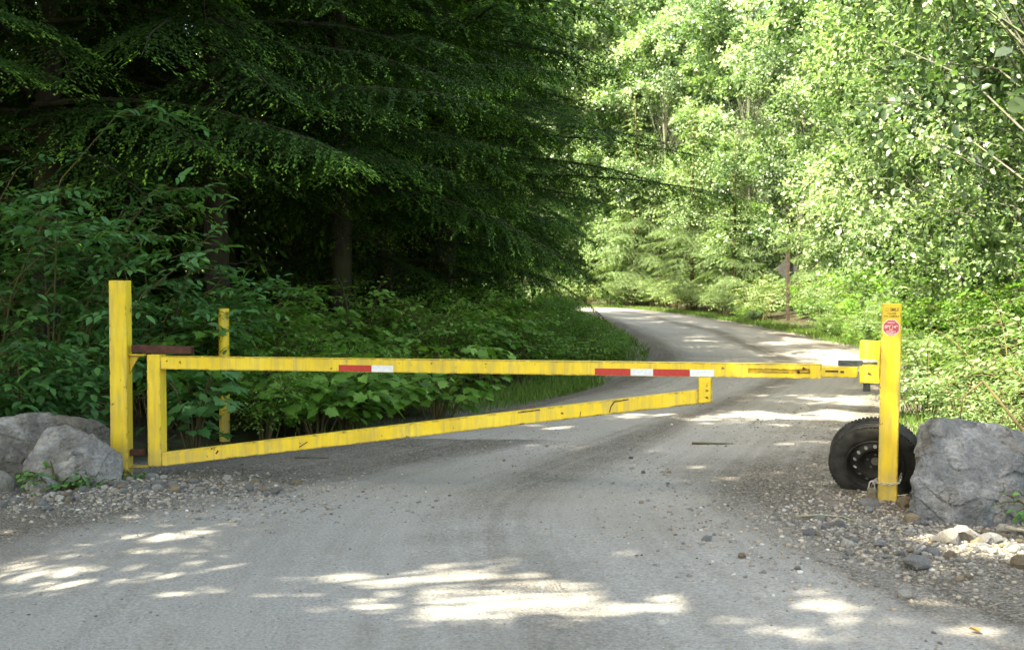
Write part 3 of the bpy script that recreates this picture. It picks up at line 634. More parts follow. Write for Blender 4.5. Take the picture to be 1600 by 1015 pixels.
SA = shrub_pair('bramble_a', 81, T_LANCE, M['shrub'], 1.3, H=1.35, spread=.85, stems=17, leaf=.070, compound=3, per_stem=12, n_lat=5)
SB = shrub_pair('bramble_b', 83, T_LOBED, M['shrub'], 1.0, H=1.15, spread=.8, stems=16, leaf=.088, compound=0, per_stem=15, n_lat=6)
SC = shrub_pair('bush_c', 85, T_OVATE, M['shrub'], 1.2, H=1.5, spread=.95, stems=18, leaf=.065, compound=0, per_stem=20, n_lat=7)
g = np.random.default_rng(9)
KINDS = ('three-leaflet', 'lobed-leaf', 'small oval-leaf', 'three-leaflet'); ROWS = {0: 'front', 1: 'middle', 2: 'back', 3: 'back'}
_T = 'first second third fourth fifth sixth seventh eighth ninth tenth eleventh twelfth thirteenth fourteenth fifteenth sixteenth seventeenth eighteenth nineteenth twentieth'.split()
def nth(i): return _T[i] if i < 20 else ('twenty-' if i < 29 else 'thirty-' if i < 39 else 'forty-') + _T[(i - 20) % 10] if (i + 1) % 10 else ('thirtieth', 'fortieth', 'fiftieth')[(i + 1) // 10 - 3]
def along_edge(E, y0, y1, step, off, inward):
    pts = E[(E[:, 1] > y0) & (E[:, 1] < y1)]; run = np.r_[0, np.cumsum(np.linalg.norm(np.diff(pts, axis=0), axis=1))]
    for q in np.arange(0, run[-1], step):
        x = np.interp(q, run, pts[:, 0]); y = np.interp(q, run, pts[:, 1]); t = np.interp(q + .1, run, pts[:, 0]) - x, np.interp(q + .1, run, pts[:, 1]) - y
        n = np.array([-t[1], t[0]]) / (math.hypot(*t) + 1e-9) * inward
        yield x + n[0] * off + g.uniform(-.25, .25), y + n[1] * off + g.uniform(-.25, .25)
for off, step, sc0, y1 in ((.75, .75, .62, 31), (1.6, .85, .95, 33), (2.6, 1.1, 1.15, 33)):
    for i, (x, y) in enumerate(along_edge(LE, 12.3, y1, step, off, 1)):
        kd_ = (i + int(off)) % 4
        if off < 1 and 15.6 < y < 21: continue
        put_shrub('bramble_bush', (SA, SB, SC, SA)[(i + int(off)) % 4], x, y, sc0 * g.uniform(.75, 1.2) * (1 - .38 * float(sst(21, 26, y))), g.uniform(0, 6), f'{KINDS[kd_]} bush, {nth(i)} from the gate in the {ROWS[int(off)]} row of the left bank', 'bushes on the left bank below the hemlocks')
for i, (x, y) in enumerate(along_edge(LE, 33, 64, 1.8, 1.7, 1)):
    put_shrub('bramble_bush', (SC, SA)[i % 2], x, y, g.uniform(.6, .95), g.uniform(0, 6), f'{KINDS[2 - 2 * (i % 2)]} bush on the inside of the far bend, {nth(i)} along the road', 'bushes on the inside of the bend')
for off, step, sc0 in ((.7, 1.1, .55), (1.9, 1.3, 1.05), (3.2, 1.6, 1.5)):
    for i, (x, y) in enumerate(along_edge(RE, 10.4, 50, step, off, -1)):
        if off < 1 and y < 17: continue
        if abs(x / y - .2145) < .022 and 20 < y < 51: continue      # a clear view of the road sign
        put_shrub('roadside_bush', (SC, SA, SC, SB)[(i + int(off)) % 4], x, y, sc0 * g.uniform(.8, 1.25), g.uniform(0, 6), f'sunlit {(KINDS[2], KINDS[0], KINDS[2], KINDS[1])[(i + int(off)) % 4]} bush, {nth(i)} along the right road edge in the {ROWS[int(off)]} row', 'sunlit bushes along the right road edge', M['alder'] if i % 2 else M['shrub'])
for i, (x, y) in enumerate(along_edge(RE, 50, 88, 2.0, 1.6, -1)):
    put_shrub('roadside_bush', (SC, SA)[i % 2], x, y, g.uniform(.9, 1.5), g.uniform(0, 6), f'pale sunlit bush on the outside of the far bend, {nth(i)} along the road', 'bushes outside the far bend', M['cedar'])
for x, y, s, lab in [(4.75, 10.9, .95, 'sunlit bush of bright leaves right behind the grey boulder'), (5.0, 12.6, 1.1, 'bright leafy bush between the latch post and the right border'), (4.35, 8.9, .55, 'small leafy plant at the right side of the grey boulder'),
                     (4.35, 12.4, .6, 'knee-high leafy bush just right of the latch post at the road edge'), (4.75, 14.6, .75, 'leafy bush at the road edge behind the latch post'), (4.05, 10.6, .5, 'small leafy bush between the latch post and the grey boulder'),
                     (5.9, 11.6, 1.3, 'tall sunlit bush at the right border of the view')]:
    put_shrub('leafy_bush', SC if s > .6 else SA, x, y, s, x, lab, None, M['alder'])
def sapling():
    x0, y0 = 3.35, 5.3; e = empty('alder_sapling', (x0, y0, gz(x0, y0))); tag(e, 'alder sapling outside the right border, a few near leaves reaching into the upper corner', 'tree')
    MB().tube([(0, 0, -.1), (.03, 0, 1.2), (-.05, .02, 2.3), (-.1, .03, 3.4)], [.03, .025, .018, .008], 7).obj('trunk', M['bark_alder'], e, True)
    brs = [[(-.05, .02, 2.2), (-.6, 0, 2.45), (-1.15, -.03, 2.45), (-1.32, -.03, 2.38)], [(-.08, .03, 2.6), (-.7, .05, 2.72), (-1.25, .1, 2.62)], [(0, 0, 1.9), (-.4, .3, 2.1), (-.7, .5, 2.05)]]
    gg = np.random.default_rng(3); cl = Cloud()
    for b in brs:
        MB().tube(b, [.011] + [.007] * (len(b) - 2) + [.002], 6).obj('branch', M['bark_alder'], e, True); b = np.array(b)
        for q in np.linspace(.25, 1, 15):
            k_ = q * (len(b) - 1); i_ = min(int(k_), len(b) - 2); p = b[i_] + (b[i_ + 1] - b[i_]) * (k_ - i_)
            cl.add(p, gg.normal(0, .7, 3) + np.array([-.3, 0, -.5]), np.array([0, -.4, 1.0]) + gg.normal(0, .4, 3), gg.uniform(.065, .10), gg.uniform(.5, .85))
    leaf_parts(e, cl, T_OVATE, M['alder'], 'sapling', 45, 1.25)
sapling()
#@@END_VEG

# ---------------------------------------------------------------- the gate and its posts
def S(px, s): return (px - 800) / s
# hinge post
hp = empty('gate_post', (-3.14, 10.26, gz(-3.14, 10.26)), R(-2)); hz = hp.location.z
tag(hp, 'taller square yellow steel hinge post beside the pale boulder', 'gate post', 'gate posts')
w = .07
MB().box(-w, w, -w, w, -.35, 1.60 - hz).obj('post', M['yellow'], hp, bevel=.008, seg=2)
arm = MB(); a0, a1, zt, zb = .073, .555, 1.088 - hz, 1.030 - hz
arm.box(a0, a1, -.05, .03, zt - .006, zt).box(a0, a1, -.05, .03, zb, zb + .006).box(a0, a1, -.05, -.044, zb + .006, zt - .006).box(a0, a1, .024, .03, zb + .006, zt - .006)
ao = arm.obj('hinge_arm', M['rust'], hp); ao.rotation_euler = (0, R(1.6), 0)
MB().box(.072, .215, -.045, .045, .997 - hz, 1.012 - hz).obj('hinge_plate', M['yellow'], hp, bevel=.002)
MB().prism([(.072, .994 - hz), (.15, .994 - hz), (.072, .85 - hz)], -.006, .006).obj('gusset', M['yellow'], hp)
MB().tube([(.225, 0, .96 - hz), (.225, 0, 1.05 - hz)], .018, 12).obj('hinge_pin', M['rust'], hp, True)
MB().box(.073, .185, -.03, .03, .195 - hz, .245 - hz).obj('lower_hinge_stub', M['rust'], hp, bevel=.003)
MB().box(.072, .225, -.04, .04, .098 - hz, .115 - hz).obj('lower_hinge_plate', M['yellow'], hp, bevel=.002)
# the gate leaf
GA = math.atan2(9.15 - 10.2, 2.46 + 2.89)
gt = empty('swing_gate', (-2.89, 10.2, 0), GA)
tag(gt, 'long yellow steel barrier gate with red and white tape closed across the road', 'gate')
d = .052
MB().box(0, .115, -d - .003, d + .003, .122, 1.012).obj('hinge_stile', M['yellow'], gt, bevel=.006, seg=2)
rail = MB().box(.117, 4.70, -d, d, .898, 1.0)
rail.box(4.70, 5.13, -d, d, .960, 1.0).box(4.70, 5.13, -d, d, .898, .936).box(4.70, 5.13, -d + .022, d, .9362, .9598).box(5.13, 5.212, -d, d, .898, 1.0)
rail.obj('top_rail', M['yellow'], gt)
MB().prism([(.117, .124), (4.338, .700), (4.338, .803), (.117, .232)], -d, d).obj('bottom_rail', M['yellow'], gt, bevel=.005)
MB().prism([(4.34, .700), (4.438, .714), (4.438, .8965), (4.34, .8965)], -d - .002, d + .002).obj('end_stile', M['yellow'], gt, bevel=.005)
MB().box(5.2, 5.465, -d + .012, d - .012, .906, .984).obj('slide_bar', M['yellow'], gt, bevel=.004)
MB().tube([(5.05, -d - .035, .946), (5.05, 0, .946)], .012, 10).obj('slide_handle', M['rust'], gt, True)
MB().box(5.24, 5.33, -d + .008, -d + .0105, .945, .958).box(5.345, 5.37, -d + .008, -d + .0105, .94, .955).obj('rust_scar', M['rust'], gt)
lb = MB().box(5.33, 5.50, -.035, .02, .990, 1.028).box(5.50, 5.62, -.03, .015, 1.004, 1.014); lb.obj('latch_bolt', M['steel_dark'], gt, bevel=.002)
for x0, x1, mt, nm in ((1.595, 1.858, 'tape_red', 'red_tape'), (1.859, 2.03, 'tape_white', 'white_tape'), (3.58, 3.845, 'tape_red', 'red_tape'), (3.846, 4.01, 'tape_white', 'white_tape'), (4.011, 4.278, 'tape_red', 'red_tape'), (4.279, 4.453, 'tape_white', 'white_tape')):
    MB().box(x0, x1, -d - .0015, -d + .001, .901, .951).obj(nm, M[mt], gt)
def scar(pts, r, z_off=0):      # a rusty scratch, a thin raised bead on the front face
    m = MB()
    for (x0, z0), (x1, z1) in zip(pts, pts[1:]):
        dx, dz = x1 - x0, z1 - z0; L = math.hypot(dx, dz); nx_, nz_ = -dz / L * r, dx / L * r
        m.add([(x0 - nx_, -d - .0012, z0 - nz_), (x1 - nx_, -d - .0012, z1 - nz_), (x1 + nx_, -d - .0012, z1 + nz_), (x0 + nx_, -d - .0012, z0 + nz_)], [(0, 1, 2, 3)])
    return m.obj('rust_scar', M['rust'], gt)
def bz(x): return .124 + (x - .117) * (.700 - .124) / 4.221
scar([(3.69, bz(3.69) + .012), (3.70, bz(3.70) + .055), (3.725, bz(3.725) + .088), (3.83, bz(3.83) + .094)], .0045)
scar([(1.27, bz(1.27) + .025), (1.34, bz(1.34) + .06)], .004); scar([(.58, bz(.58) + .05), (.60, bz(.6) + .075)], .007)
scar([(3.0, bz(3.0) + .092), (3.17, bz(3.17) + .094)], .004); scar([(3.47, bz(3.47) + .01), (3.475, bz(3.475) + .045)], .003)
# latch post
lp = empty('gate_post', (2.68, 9.09, 0), R(-18)); lp.rotation_euler = (0, R(.7), R(-18))
tag(lp, 'shorter yellow steel latch post with stickers in front of the spare wheel', 'gate post', 'gate posts')
w = .067
MB().box(-w, w, -w, w, -.35, 1.436).obj('post', M['yellow'], lp, bevel=.007, seg=2)
bx_ = MB().box(-.212, -.069, -.04, .075, 1.038, 1.168).box(-.212, -.069, -.04, .075, .868, 1.000).box(-.088, -.069, -.04, .075, 1.000, 1.038)
bx_.obj('lock_box', M['yellow'], lp)
MB().box(-.185, -.135, .0, .012, .805, .867).obj('lock_tongue', M['steel_dark'], lp, bevel=.002)
def text_obj(body, size, x, z, y, mat, parent, name, xs=1.0, bold=0.0):
    cu = bpy.data.curves.new(name, 'FONT'); cu.body = body; cu.size = size; cu.align_x = 'CENTER'; cu.align_y = 'CENTER'; cu.offset = bold
    t = bpy.data.objects.new(name, cu); COL.objects.link(t)
    me = bpy.data.meshes.new_from_object(t.evaluated_get(bpy.context.evaluated_depsgraph_get())); bpy.data.objects.remove(t)
    me.materials.clear(); o = link(name, me, mat, parent); o.location = (x, y, z); o.rotation_euler = (R(90), 0, 0); o.scale = (xs, 1, 1); return o
st = MB().box(-.052, .052, -w - .0015, -w + .001, 1.332, 1.420).obj('camera_sticker', M['sticker_yellow'], lp)
text_obj('SMILE', .031, .020, 1.394, -w - .0022, M['ink'], st, 'lettering', .78, .0008)
text_obj("YOU'RE", .018, .002, 1.366, -w - .0022, M['ink'], st, 'lettering', 1.0, .0004)
text_obj('ON CAMERA', .019, 0, 1.347, -w - .0022, M['ink'], st, 'lettering', .95, .0004)
ring = MB(); fx, fz, fr_ = -.030, 1.394, .0135
ring.tube([(fx + fr_ * math.cos(a), -w - .002, fz + fr_ * math.sin(a)) for a in np.linspace(0, 6.283, 25)], .0011, 4, False)
ring.tube([(fx + .007 * math.cos(a), -w - .002, fz - .001 + .007 * math.sin(a)) for a in np.linspace(3.5, 5.92, 8)], .0009, 4, False)
for sx in (-.0045, .0045): ring.tube([(fx + sx, -w - .002, fz + .002), (fx + sx, -w - .002, fz + .006)], .0011, 4)
ring.obj('smiling_face', M['ink'], st)
def octagon(r, y, z): return [(r * math.cos(R(22.5 + 45 * i)), z + r * math.sin(R(22.5 + 45 * i))) for i in range(8)]
so = MB().prism(octagon(.0625, 0, 1.268), -w - .0015, -w + .001).obj('octagon_sticker', M['sticker_white'], lp)
MB().prism(octagon(.0565, 0, 1.268), -w - .0024, -w - .001).obj('red_field', M['sticker_red'], so)
for body, size, z in (('NOTICE', .013, 1.302), ('+', .014, 1.290), ('SPY 149', .0265, 1.273), ('24/7', .014, 1.254), ('SECURITY', .0145, 1.239), ('CAMERAS', .0145, 1.225)):
    text_obj(body, size, 0, z, -w - .003, M['sticker_white'], so, 'lettering', 1.0, .0004 if size < .02 else .0008)
# pipe post behind the gate
pp = empty('pipe_post', (S(352, 156), 12.75, gz(S(352, 156), 12.75)))
tag(pp, 'round yellow pipe post among the leaves behind the hinge end of the gate', 'bollard')
m = MB(); zt = 1.32 - pp.location.z; m.tube([(0, 0, -.3), (0, 0, zt)], .053, 20, False)
m.tube([(0, 0, zt - .35), (0, 0, zt)], .047, 20, False); m.obj('pipe', M['yellow'], pp, True)
m = MB(); m.tube([(0, 0, zt - .006), (0, 0, zt + .001)], .0525, 20); m.obj('cap', M['yellow'], pp)

# ---------------------------------------------------------------- spare wheel, chain, padlock
def lathe(profile, n=48):
    V = []; F = []; k = len(profile)
    for i in range(n):
        a = 2 * math.pi * i / n
        for r, h in profile: V.append((r * math.cos(a), h, r * math.sin(a)))
    for i in range(n):
        for j in range(k - 1): F.append((i * k + j, ((i + 1) % n) * k + j, ((i + 1) % n) * k + j + 1, i * k + j + 1))
    return V, F
wheel = empty('spare_wheel', (2.68, 9.39, .280)); wheel.rotation_euler = (R(-30), R(0), R(8))
wheel.rotation_euler = (Matrix.Rotation(R(-19), 3, 'Z') @ Matrix.Rotation(R(27), 3, 'X')).to_euler()
wheel.scale = (1.03,) * 3
tag(wheel, 'black car wheel with steel rim leaning on the latch post', 'wheel')
D = .325
prof = [(.205, -.085), (.215, -.100), (.245, -.106), (.285, -.103), (.308, -.092), (.318, -.080)]
for gy_ in (-.060, -.022, .022, .060): prof += [(D, gy_ - .008), (D - .008, gy_ - .006), (D - .008, gy_ + .006), (D, gy_ + .008)]
prof += [(.318, .080), (.308, .092), (.285, .103), (.245, .106), (.215, .100), (.205, .085)]
prof = [(r_, h_ * .74) for r_, h_ in prof]
ty = MB(); ty.add(*lathe(prof, 72)); tyre = ty.obj('tyre', M['rubber'], wheel, True)
m = MB()
for i in range(72):      # tread blocks on the shoulders
    a = 2 * math.pi * i / 72; c, s = math.cos(a), math.sin(a); tx, tz = -s * .009, c * .009
    for y0, y1 in ((-.067, -.053), (.053, .067)):
        V = [(c * r_ + sg * tx, y, s * r_ + sg * tz) for r_ in (.312, D + .0005) for y in (y0, y1) for sg in (-1, 1)]
        m.add(V, [(0, 1, 3, 2), (4, 6, 7, 5), (0, 4, 5, 1), (2, 3, 7, 6), (0, 2, 6, 4), (1, 5, 7, 3)])
tb = m.obj('tread_blocks', M['rubber'], tyre); tb['kind'] = 'stuff'
def disc_with_holes():
    """steel rim: flange, drop, dished disc with a ring of round holes and a hub opening"""
    m = MB(); m.add(*lathe([(.208, -.070), (.212, -.076), (.206, -.080), (.198, -.072), (.194, -.055), (.178, -.040), (.178, .02), (.194, .05), (.208, .068)][:9] or [(.208, -.090), (.212, -.096), (.206, -.100), (.198, -.090), (.194, -.060), (.178, -.040), (.178, .02), (.194, .07), (.208, .088)], 60))
    nh = 14
    bm = bmesh.new(); segs = nh * 8; rings = [.178, .172]; V = {}
    def hgt(r): return -.030 - .028 * math.exp(-((r - .125) / .035) ** 2) + .016 * (r < .085)
    def ringv(r): return [(r * math.cos(2 * math.pi * i / segs), hgt(r), r * math.sin(2 * math.pi * i / segs)) for i in range(segs)]
    rs = [.178, .168]; 
    def strip(a, b):
        n = len(a); m.add(a + b, [(i, (i + 1) % n, n + (i + 1) % n, n + i) for i in range(n)])
    strip(ringv(.178), ringv(.168))
    # hole cells between r .168 and .122
    hr = .0135; rc = .145
    for h in range(nh):
        a0 = 2 * math.pi * h / nh; a1 = 2 * math.pi * (h + 1) / nh; ac = (a0 + a1) / 2
        outer = []
        for q in range(8): outer.append((.168, a0 + (a1 - a0) * q / 8))
        for q in range(4): outer.append((.168 - (.168 - .122) * q / 4, a1))
        for q in range(8): outer.append((.122, a1 - (a1 - a0) * q / 8))
        for q in range(4): outer.append((.122 + (.168 - .122) * q / 4, a0))
        O = [(r * math.cos(a), hgt(r), r * math.sin(a)) for r, a in outer]; I = []
        for r, a in outer:
            dr, da = r - rc, (a - ac) * rc; L = math.hypot(dr, da); rr = rc + dr / L * hr; aa = ac + da / L * hr / rc
            I.append((rr * math.cos(aa), hgt(rr), rr * math.sin(aa)))
        strip(O, I); strip(I, [(x, y + .006, z) for x, y, z in I])
    strip(ringv(.122), ringv(.105)); strip(ringv(.105), ringv(.08)); strip(ringv(.08), ringv(.050)); strip(ringv(.050), ringv(.033))
    bm.free(); strip(ringv(.033), [(x, y + .02, z) for x, y, z in ringv(.033)])
    return m
rim = disc_with_holes().obj('rim', M['rim'], wheel, True)
m = MB(); m.tube([(0, -.018, 0), (0, -.012, 0)], .0325, 24); m.obj('hub_cap', M['zinc'], rim)
for i in range(5):
    a = R(90 + 72 * i); m = MB(); m.tube([(.058 * math.cos(a), -.024, .058 * math.sin(a)), (.058 * math.cos(a), -.014, .058 * math.sin(a))], .0075, 8); m.obj('lug_hole', M['zinc'], rim)
# chain round the latch post
ch = empty('chain', (2.68, 9.09, 0), R(-18)); tag(ch, 'steel chain wrapped round the foot of the latch post', 'chain')
e_ = .078; corner = [(-e_, -e_), (e_, -e_), (e_, e_), (-e_, e_)]; loop = []
for i in range(4):
    p, q = corner[i], corner[(i + 1) % 4]
    for t in np.linspace(0, 1, 7, endpoint=False): loop.append((p[0] + (q[0] - p[0]) * t, p[1] + (q[1] - p[1]) * t, .172 - .012 * (q[1] < 0 and p[1] < 0) * math.sin(math.pi * t)))
loop_tail = [(-e_ - .012 * k_, -e_ + .02 - .01 * k_, .172 - .022 * k_ + .03 * math.sin(k_)) for k_ in range(1, 4)] + [(e_ + .01, -e_ + .03 + .02 * k_, .18 + .02 * k_) for k_ in range(3)]
m = MB()
for i, p in enumerate(loop + loop_tail):
    nx_ = (loop + loop_tail)[(i + 1) % len(loop + loop_tail)] if i < len(loop) else (p[0] - .01, p[1], p[2] - .02)
    t = (Vector(nx_) - Vector(p)).normalized() if (Vector(nx_) - Vector(p)).length < .1 else Vector((1, 0, 0)); u = (t.cross(Vector((0, 0, 1))) if i % 2 else Vector((0, 0, 1))); u = (u - t * u.dot(t)).normalized()
    m.tube([Vector(p) + t * .015 * math.cos(a) + u * .0085 * math.sin(a) for a in np.linspace(0, 6.283, 11)], .0028, 5, False)
m.obj('links', M['zinc'], ch, True)
pl = empty('padlock', (2.548, 9.02, .062), R(-14)); tag(pl, 'small tarnished padlock hanging on the chain beside the latch post', 'padlock')
MB().box(-.032, .032, -.014, .014, 0, .075).obj('body', M['brass'], pl, bevel=.006, seg=2)
MB().tube([(.02 * math.cos(a), 0, .075 + .045 * max(0, math.sin(a)) + (0 if 0 < a < math.pi else -.01)) for a in np.linspace(-.05, math.pi + .05, 13)], .0055, 8, False).obj('shackle', M['zinc'], pl, True)

# ---------------------------------------------------------------- road sign seen from behind
sg = empty('road_sign', (10.3, 47.8, gz(10.3, 47.8))); tag(sg, 'diamond road sign seen from behind on a brown post at the right road edge', 'sign')
MB().box(-.06, .06, -.06, .06, -.4, 2.55).obj('post', M['wood'], sg, bevel=.006)
pn = MB().prism([(0, -.42), (.42, 0), (0, .42), (-.42, 0)], -.004, .004).obj('panel', M['sign_back'], sg, bevel=.002); pn.location = (-.03, .07, 1.93)
m = MB()
for zz_ in (1.75, 2.1): m.tube([(-.03, -.075, zz_), (-.03, .08, zz_)], .012, 6)
m.obj('bolt', M['zinc'], sg)

# ---------------------------------------------------------------- boulders and stones
def hull_rock(name, pts, seed, amp=.03, cuts=4, freq=5.0, smooth=False):
    bm = bmesh.new()
    for p in pts: bm.verts.new(p)
    r_ = bmesh.ops.convex_hull(bm, input=bm.verts); 
    dead = list({e for e in r_['geom_interior'] + r_['geom_unused'] if isinstance(e, bmesh.types.BMVert)})
    if dead: bmesh.ops.delete(bm, geom=dead, context='VERTS')
    bmesh.ops.bevel(bm, geom=[e for e in bm.edges if e.calc_face_angle(0) > .25], offset=.02, segments=1, affect='EDGES', clamp_overlap=True)
    bmesh.ops.triangulate(bm, faces=bm.faces)
    for _ in range(cuts):
        es = [e for e in bm.edges if e.calc_length() > .022]
        if es: bmesh.ops.subdivide_edges(bm, edges=es, cuts=1)
        bmesh.ops.triangulate(bm, faces=[f for f in bm.faces if len(f.verts) > 3])
    bm.normal_update(); off = Vector((seed * 3.1, seed * 1.7, seed))
    for v in bm.verts:
        p = v.co * freq + off
        sd_ = (v.co.x * .35 - v.co.y * .3 + v.co.z * .9) * 9 + 1.4 * mnoise.noise(v.co * 3.1 + off); st_ = (math.floor(sd_) % 3 - 1) * .30 * (mnoise.noise(v.co * 2.2 - off) > -.1)
        n = mnoise.fractal(p, .75, 2.2, 6) * .55 + .3 * abs(mnoise.noise(p * 2.3)) + st_ - .8 * max(0, .10 - abs(mnoise.noise(v.co * freq * .7 + off * 2)))
        v.co += v.normal * n * amp
    me = bpy.data.meshes.new(name); bm.to_mesh(me); bm.free()
    if smooth: me.polygons.foreach_set('use_smooth', [True] * len(me.polygons))
    return me
def boulder(name, pts, seed, mat, label, **kw):
    c = np.mean(np.array(pts), 0); c[2] = 0; P = [tuple(np.array(p) - c) for p in pts]
    return tag(link(name, hull_rock(name, P, seed, **kw), mat, loc=tuple(c)), label, 'boulder', 'boulders beside the gate posts')
boulder('boulder', [(2.62, 8.27, -.12), (2.60, 8.30, .12), (2.62, 8.33, .28), (2.71, 8.45, .48), (2.86, 8.60, .675), (3.0, 8.66, .66), (2.99, 8.12, -.12), (3.04, 8.16, .14), (3.36, 8.42, .42), (3.32, 8.72, .60), (3.78, 8.75, .45), (3.8, 8.62, -.12), (3.22, 8.42, -.12), (2.9, 9.0, .62), (3.45, 9.2, .55), (2.85, 9.0, -.12), (3.7, 9.2, -.1)],
        3, M['boulder_grey'], 'big angular grey boulder right of the spare wheel', amp=.040, cuts=6, freq=4.5)
boulder('boulder', [(-3.80, 9.72, -.1), (-3.74, 9.75, .22), (-3.62, 9.95, .46), (-3.45, 9.9, .49), (-3.16, 9.85, .36), (-3.02, 9.88, .24), (-3.04, 9.82, -.1), (-3.4, 9.6, -.1), (-3.45, 9.62, .15), (-3.3, 9.64, .22), (-3.1, 10.15, .1), (-3.6, 10.2, .3), (-3.7, 10.2, -.1), (-3.15, 10.15, -.1)],
        8, M['boulder_pale'], 'pale weathered boulder leaning against the hinge post', amp=.034, cuts=6, freq=5.5)
boulder('boulder', [(-4.5, 10.0, -.1), (-4.45, 9.9, .45), (-4.1, 10.05, .52), (-3.75, 10.3, .53), (-3.38, 10.45, .46), (-3.25, 10.5, .36), (-3.95, 10.0, .38), (-4.0, 9.9, -.1), (-3.5, 10.4, -.1), (-3.4, 10.8, .2), (-4.4, 10.8, .4), (-4.4, 10.9, -.1), (-3.4, 10.9, -.1)],
        14, M['boulder_brown'], 'dark stained boulder at the left border behind the pale one', amp=.032, cuts=5, freq=5.0)
def rock_mesh(name, seed, flat=.6, ang=.5, sub=2):
    bm = bmesh.new(); bmesh.ops.create_icosphere(bm, subdivisions=sub, radius=1); off = Vector((seed * 7.3, seed, seed * 2.9))
    rr = random.Random(seed); pl_ = [(Vector((rr.gauss(0, 1), rr.gauss(0, 1), rr.gauss(0, .7))).normalized(), rr.uniform(.55, .9)) for _ in range(9)]
    for v in bm.verts:
        for nn, dd in pl_:
            q = v.co.dot(nn)
            if q > dd: v.co -= nn * (q - dd) * ang * 1.7
        v.co *= 1 + .16 * mnoise.noise(v.co * 1.8 + off); v.co.z *= flat; v.co.y *= .8
    me = bpy.data.meshes.new(name); bm.to_mesh(me); bm.free(); return me
ROCKS = [rock_mesh('stone', 100 + i, (.55, .65, .45, .7, .5, .6)[i], (.6, .35, .7, .3, .6, .5)[i]) for i in range(6)]
STONE_M = {}
def stone(i, mat, x, y, r, rot, label, group=None, z=None, tilt=0.0, cat='stone'):
    kk = (i, mat)
    if kk not in STONE_M:
        me = ROCKS[i].copy(); me.materials.append(M[mat]); STONE_M[kk] = me
    o = link('stone', STONE_M[kk]); base = top(x, y)
    o.location = (x, y, (base + r * .33) if z is None else z); o.rotation_euler = (tilt, tilt * .6, rot); o.scale = (r, r, r)
    return tag(o, label, cat, group)
stone(1, 'stone_pale', -3.90, 9.62, .17, .2, 'smooth cream stone at the left border, crossed by a dark twig')
stone(0, 'boulder_pale', -3.52, 9.55, .145, 1.0, 'blocky pale stone in front of the pale boulder')
stone(2, 'stone', 2.49, 8.87, .12, .5, 'flat pale stone at the foot of the latch post, left side', tilt=.1, z=.03)
stone(3, 'stone_tan', 2.735, 8.88, .075, 1.2, 'tan stone at the foot of the latch post, right side')
stone(4, 'stone', 2.72, 9.22, .10, .6, 'grey stone wedged between the spare wheel and the grey boulder')
stone(4, 'stone_pale', 3.10, 8.02, .07, 2.0, 'small grey stone standing in front of the grey boulder')
stone(5, 'stone_pale', 2.60, 7.55, 0.095, .4, 'bright white stone left in the group below the grey boulder', tilt=.4)
stone(2, 'stone_pale', 2.72, 7.62, 0.112, 1.3, 'white upright stone beside a grey one below the boulder', tilt=.5)
stone(0, 'stone', 2.83, 7.60, .065, 2.3, 'grey stone touching the white upright stone')
stone(1, 'stone_pale', 3.05, 7.05, 0.146, 2.4, 'long white stone near the right border by the grass', tilt=.2)
stone(3, 'stone_pale', 3.32, 7.12, 0.157, .2, 'white rounded stone at the right border')
stone(5, 'stone_pale', 2.93, 6.85, 0.084, 1.9, 'dirty white stone just left of the long white stone')
stone(0, 'stone_pale', 2.96, 6.42, 0.095, .8, 'grey-white stone beside the yellow dandelions')
stone(2, 'stone_tan', 3.2, 7.55, .085, .8, 'tan stone behind the long white stone at the right')
stone(0, 'stone_pale', 3.42, 7.7, .10, 2.8, 'cream block behind the white stones at the right border')
stone(2, 'stone', 2.18, 6.85, .09, .1, 'flat grey-green stone half sunk in the gravel at the right')
g = np.random.default_rng(77)
def scatter_stones(n, cx, cy, sx, sy, rmin, rmax, label, group):
    for _ in range(n):
        x, y = cx + g.normal(0, sx), cy + g.normal(0, sy); mt = ('stone', 'stone', 'stone_pale', 'stone_tan', 'stone')[int(g.integers(0, 5))]
        stone(int(g.integers(0, 6)), mt, x, y, g.uniform(rmin, rmax), g.uniform(0, 6), label.replace('loose', {'stone': 'grey', 'stone_pale': 'cream', 'stone_tan': 'tan'}[mt] + ' loose'), {'stone': 'grey ', 'stone_pale': 'cream ', 'stone_tan': 'tan '}[mt] + group)
scatter_stones(95, 2.75, 7.5, .55, .55, .022, .05, 'small loose stone in the gravel apron in front of the grey boulder', 'loose stones in front of the grey boulder')
scatter_stones(26, 3.05, 7.25, .22, .35, .045, .085, 'sunlit loose rubble stone near the right border below the grey boulder', 'loose rubble stones at the right border')
scatter_stones(60, -2.6, 9.6, .55, .22, .022, .055, 'small loose stone at the foot of the hinge post and gate', 'loose stones below the hinge end of the gate')
scatter_stones(30, -3.5, 9.2, .35, .25, .022, .05, 'small loose stone in front of the left boulders', 'loose stones in front of the left boulders')
scatter_stones(10, .7, 11.2, .45, .9, .02, .03, 'loose stone on the rough middle strip of the road', 'loose stones on the middle of the road')

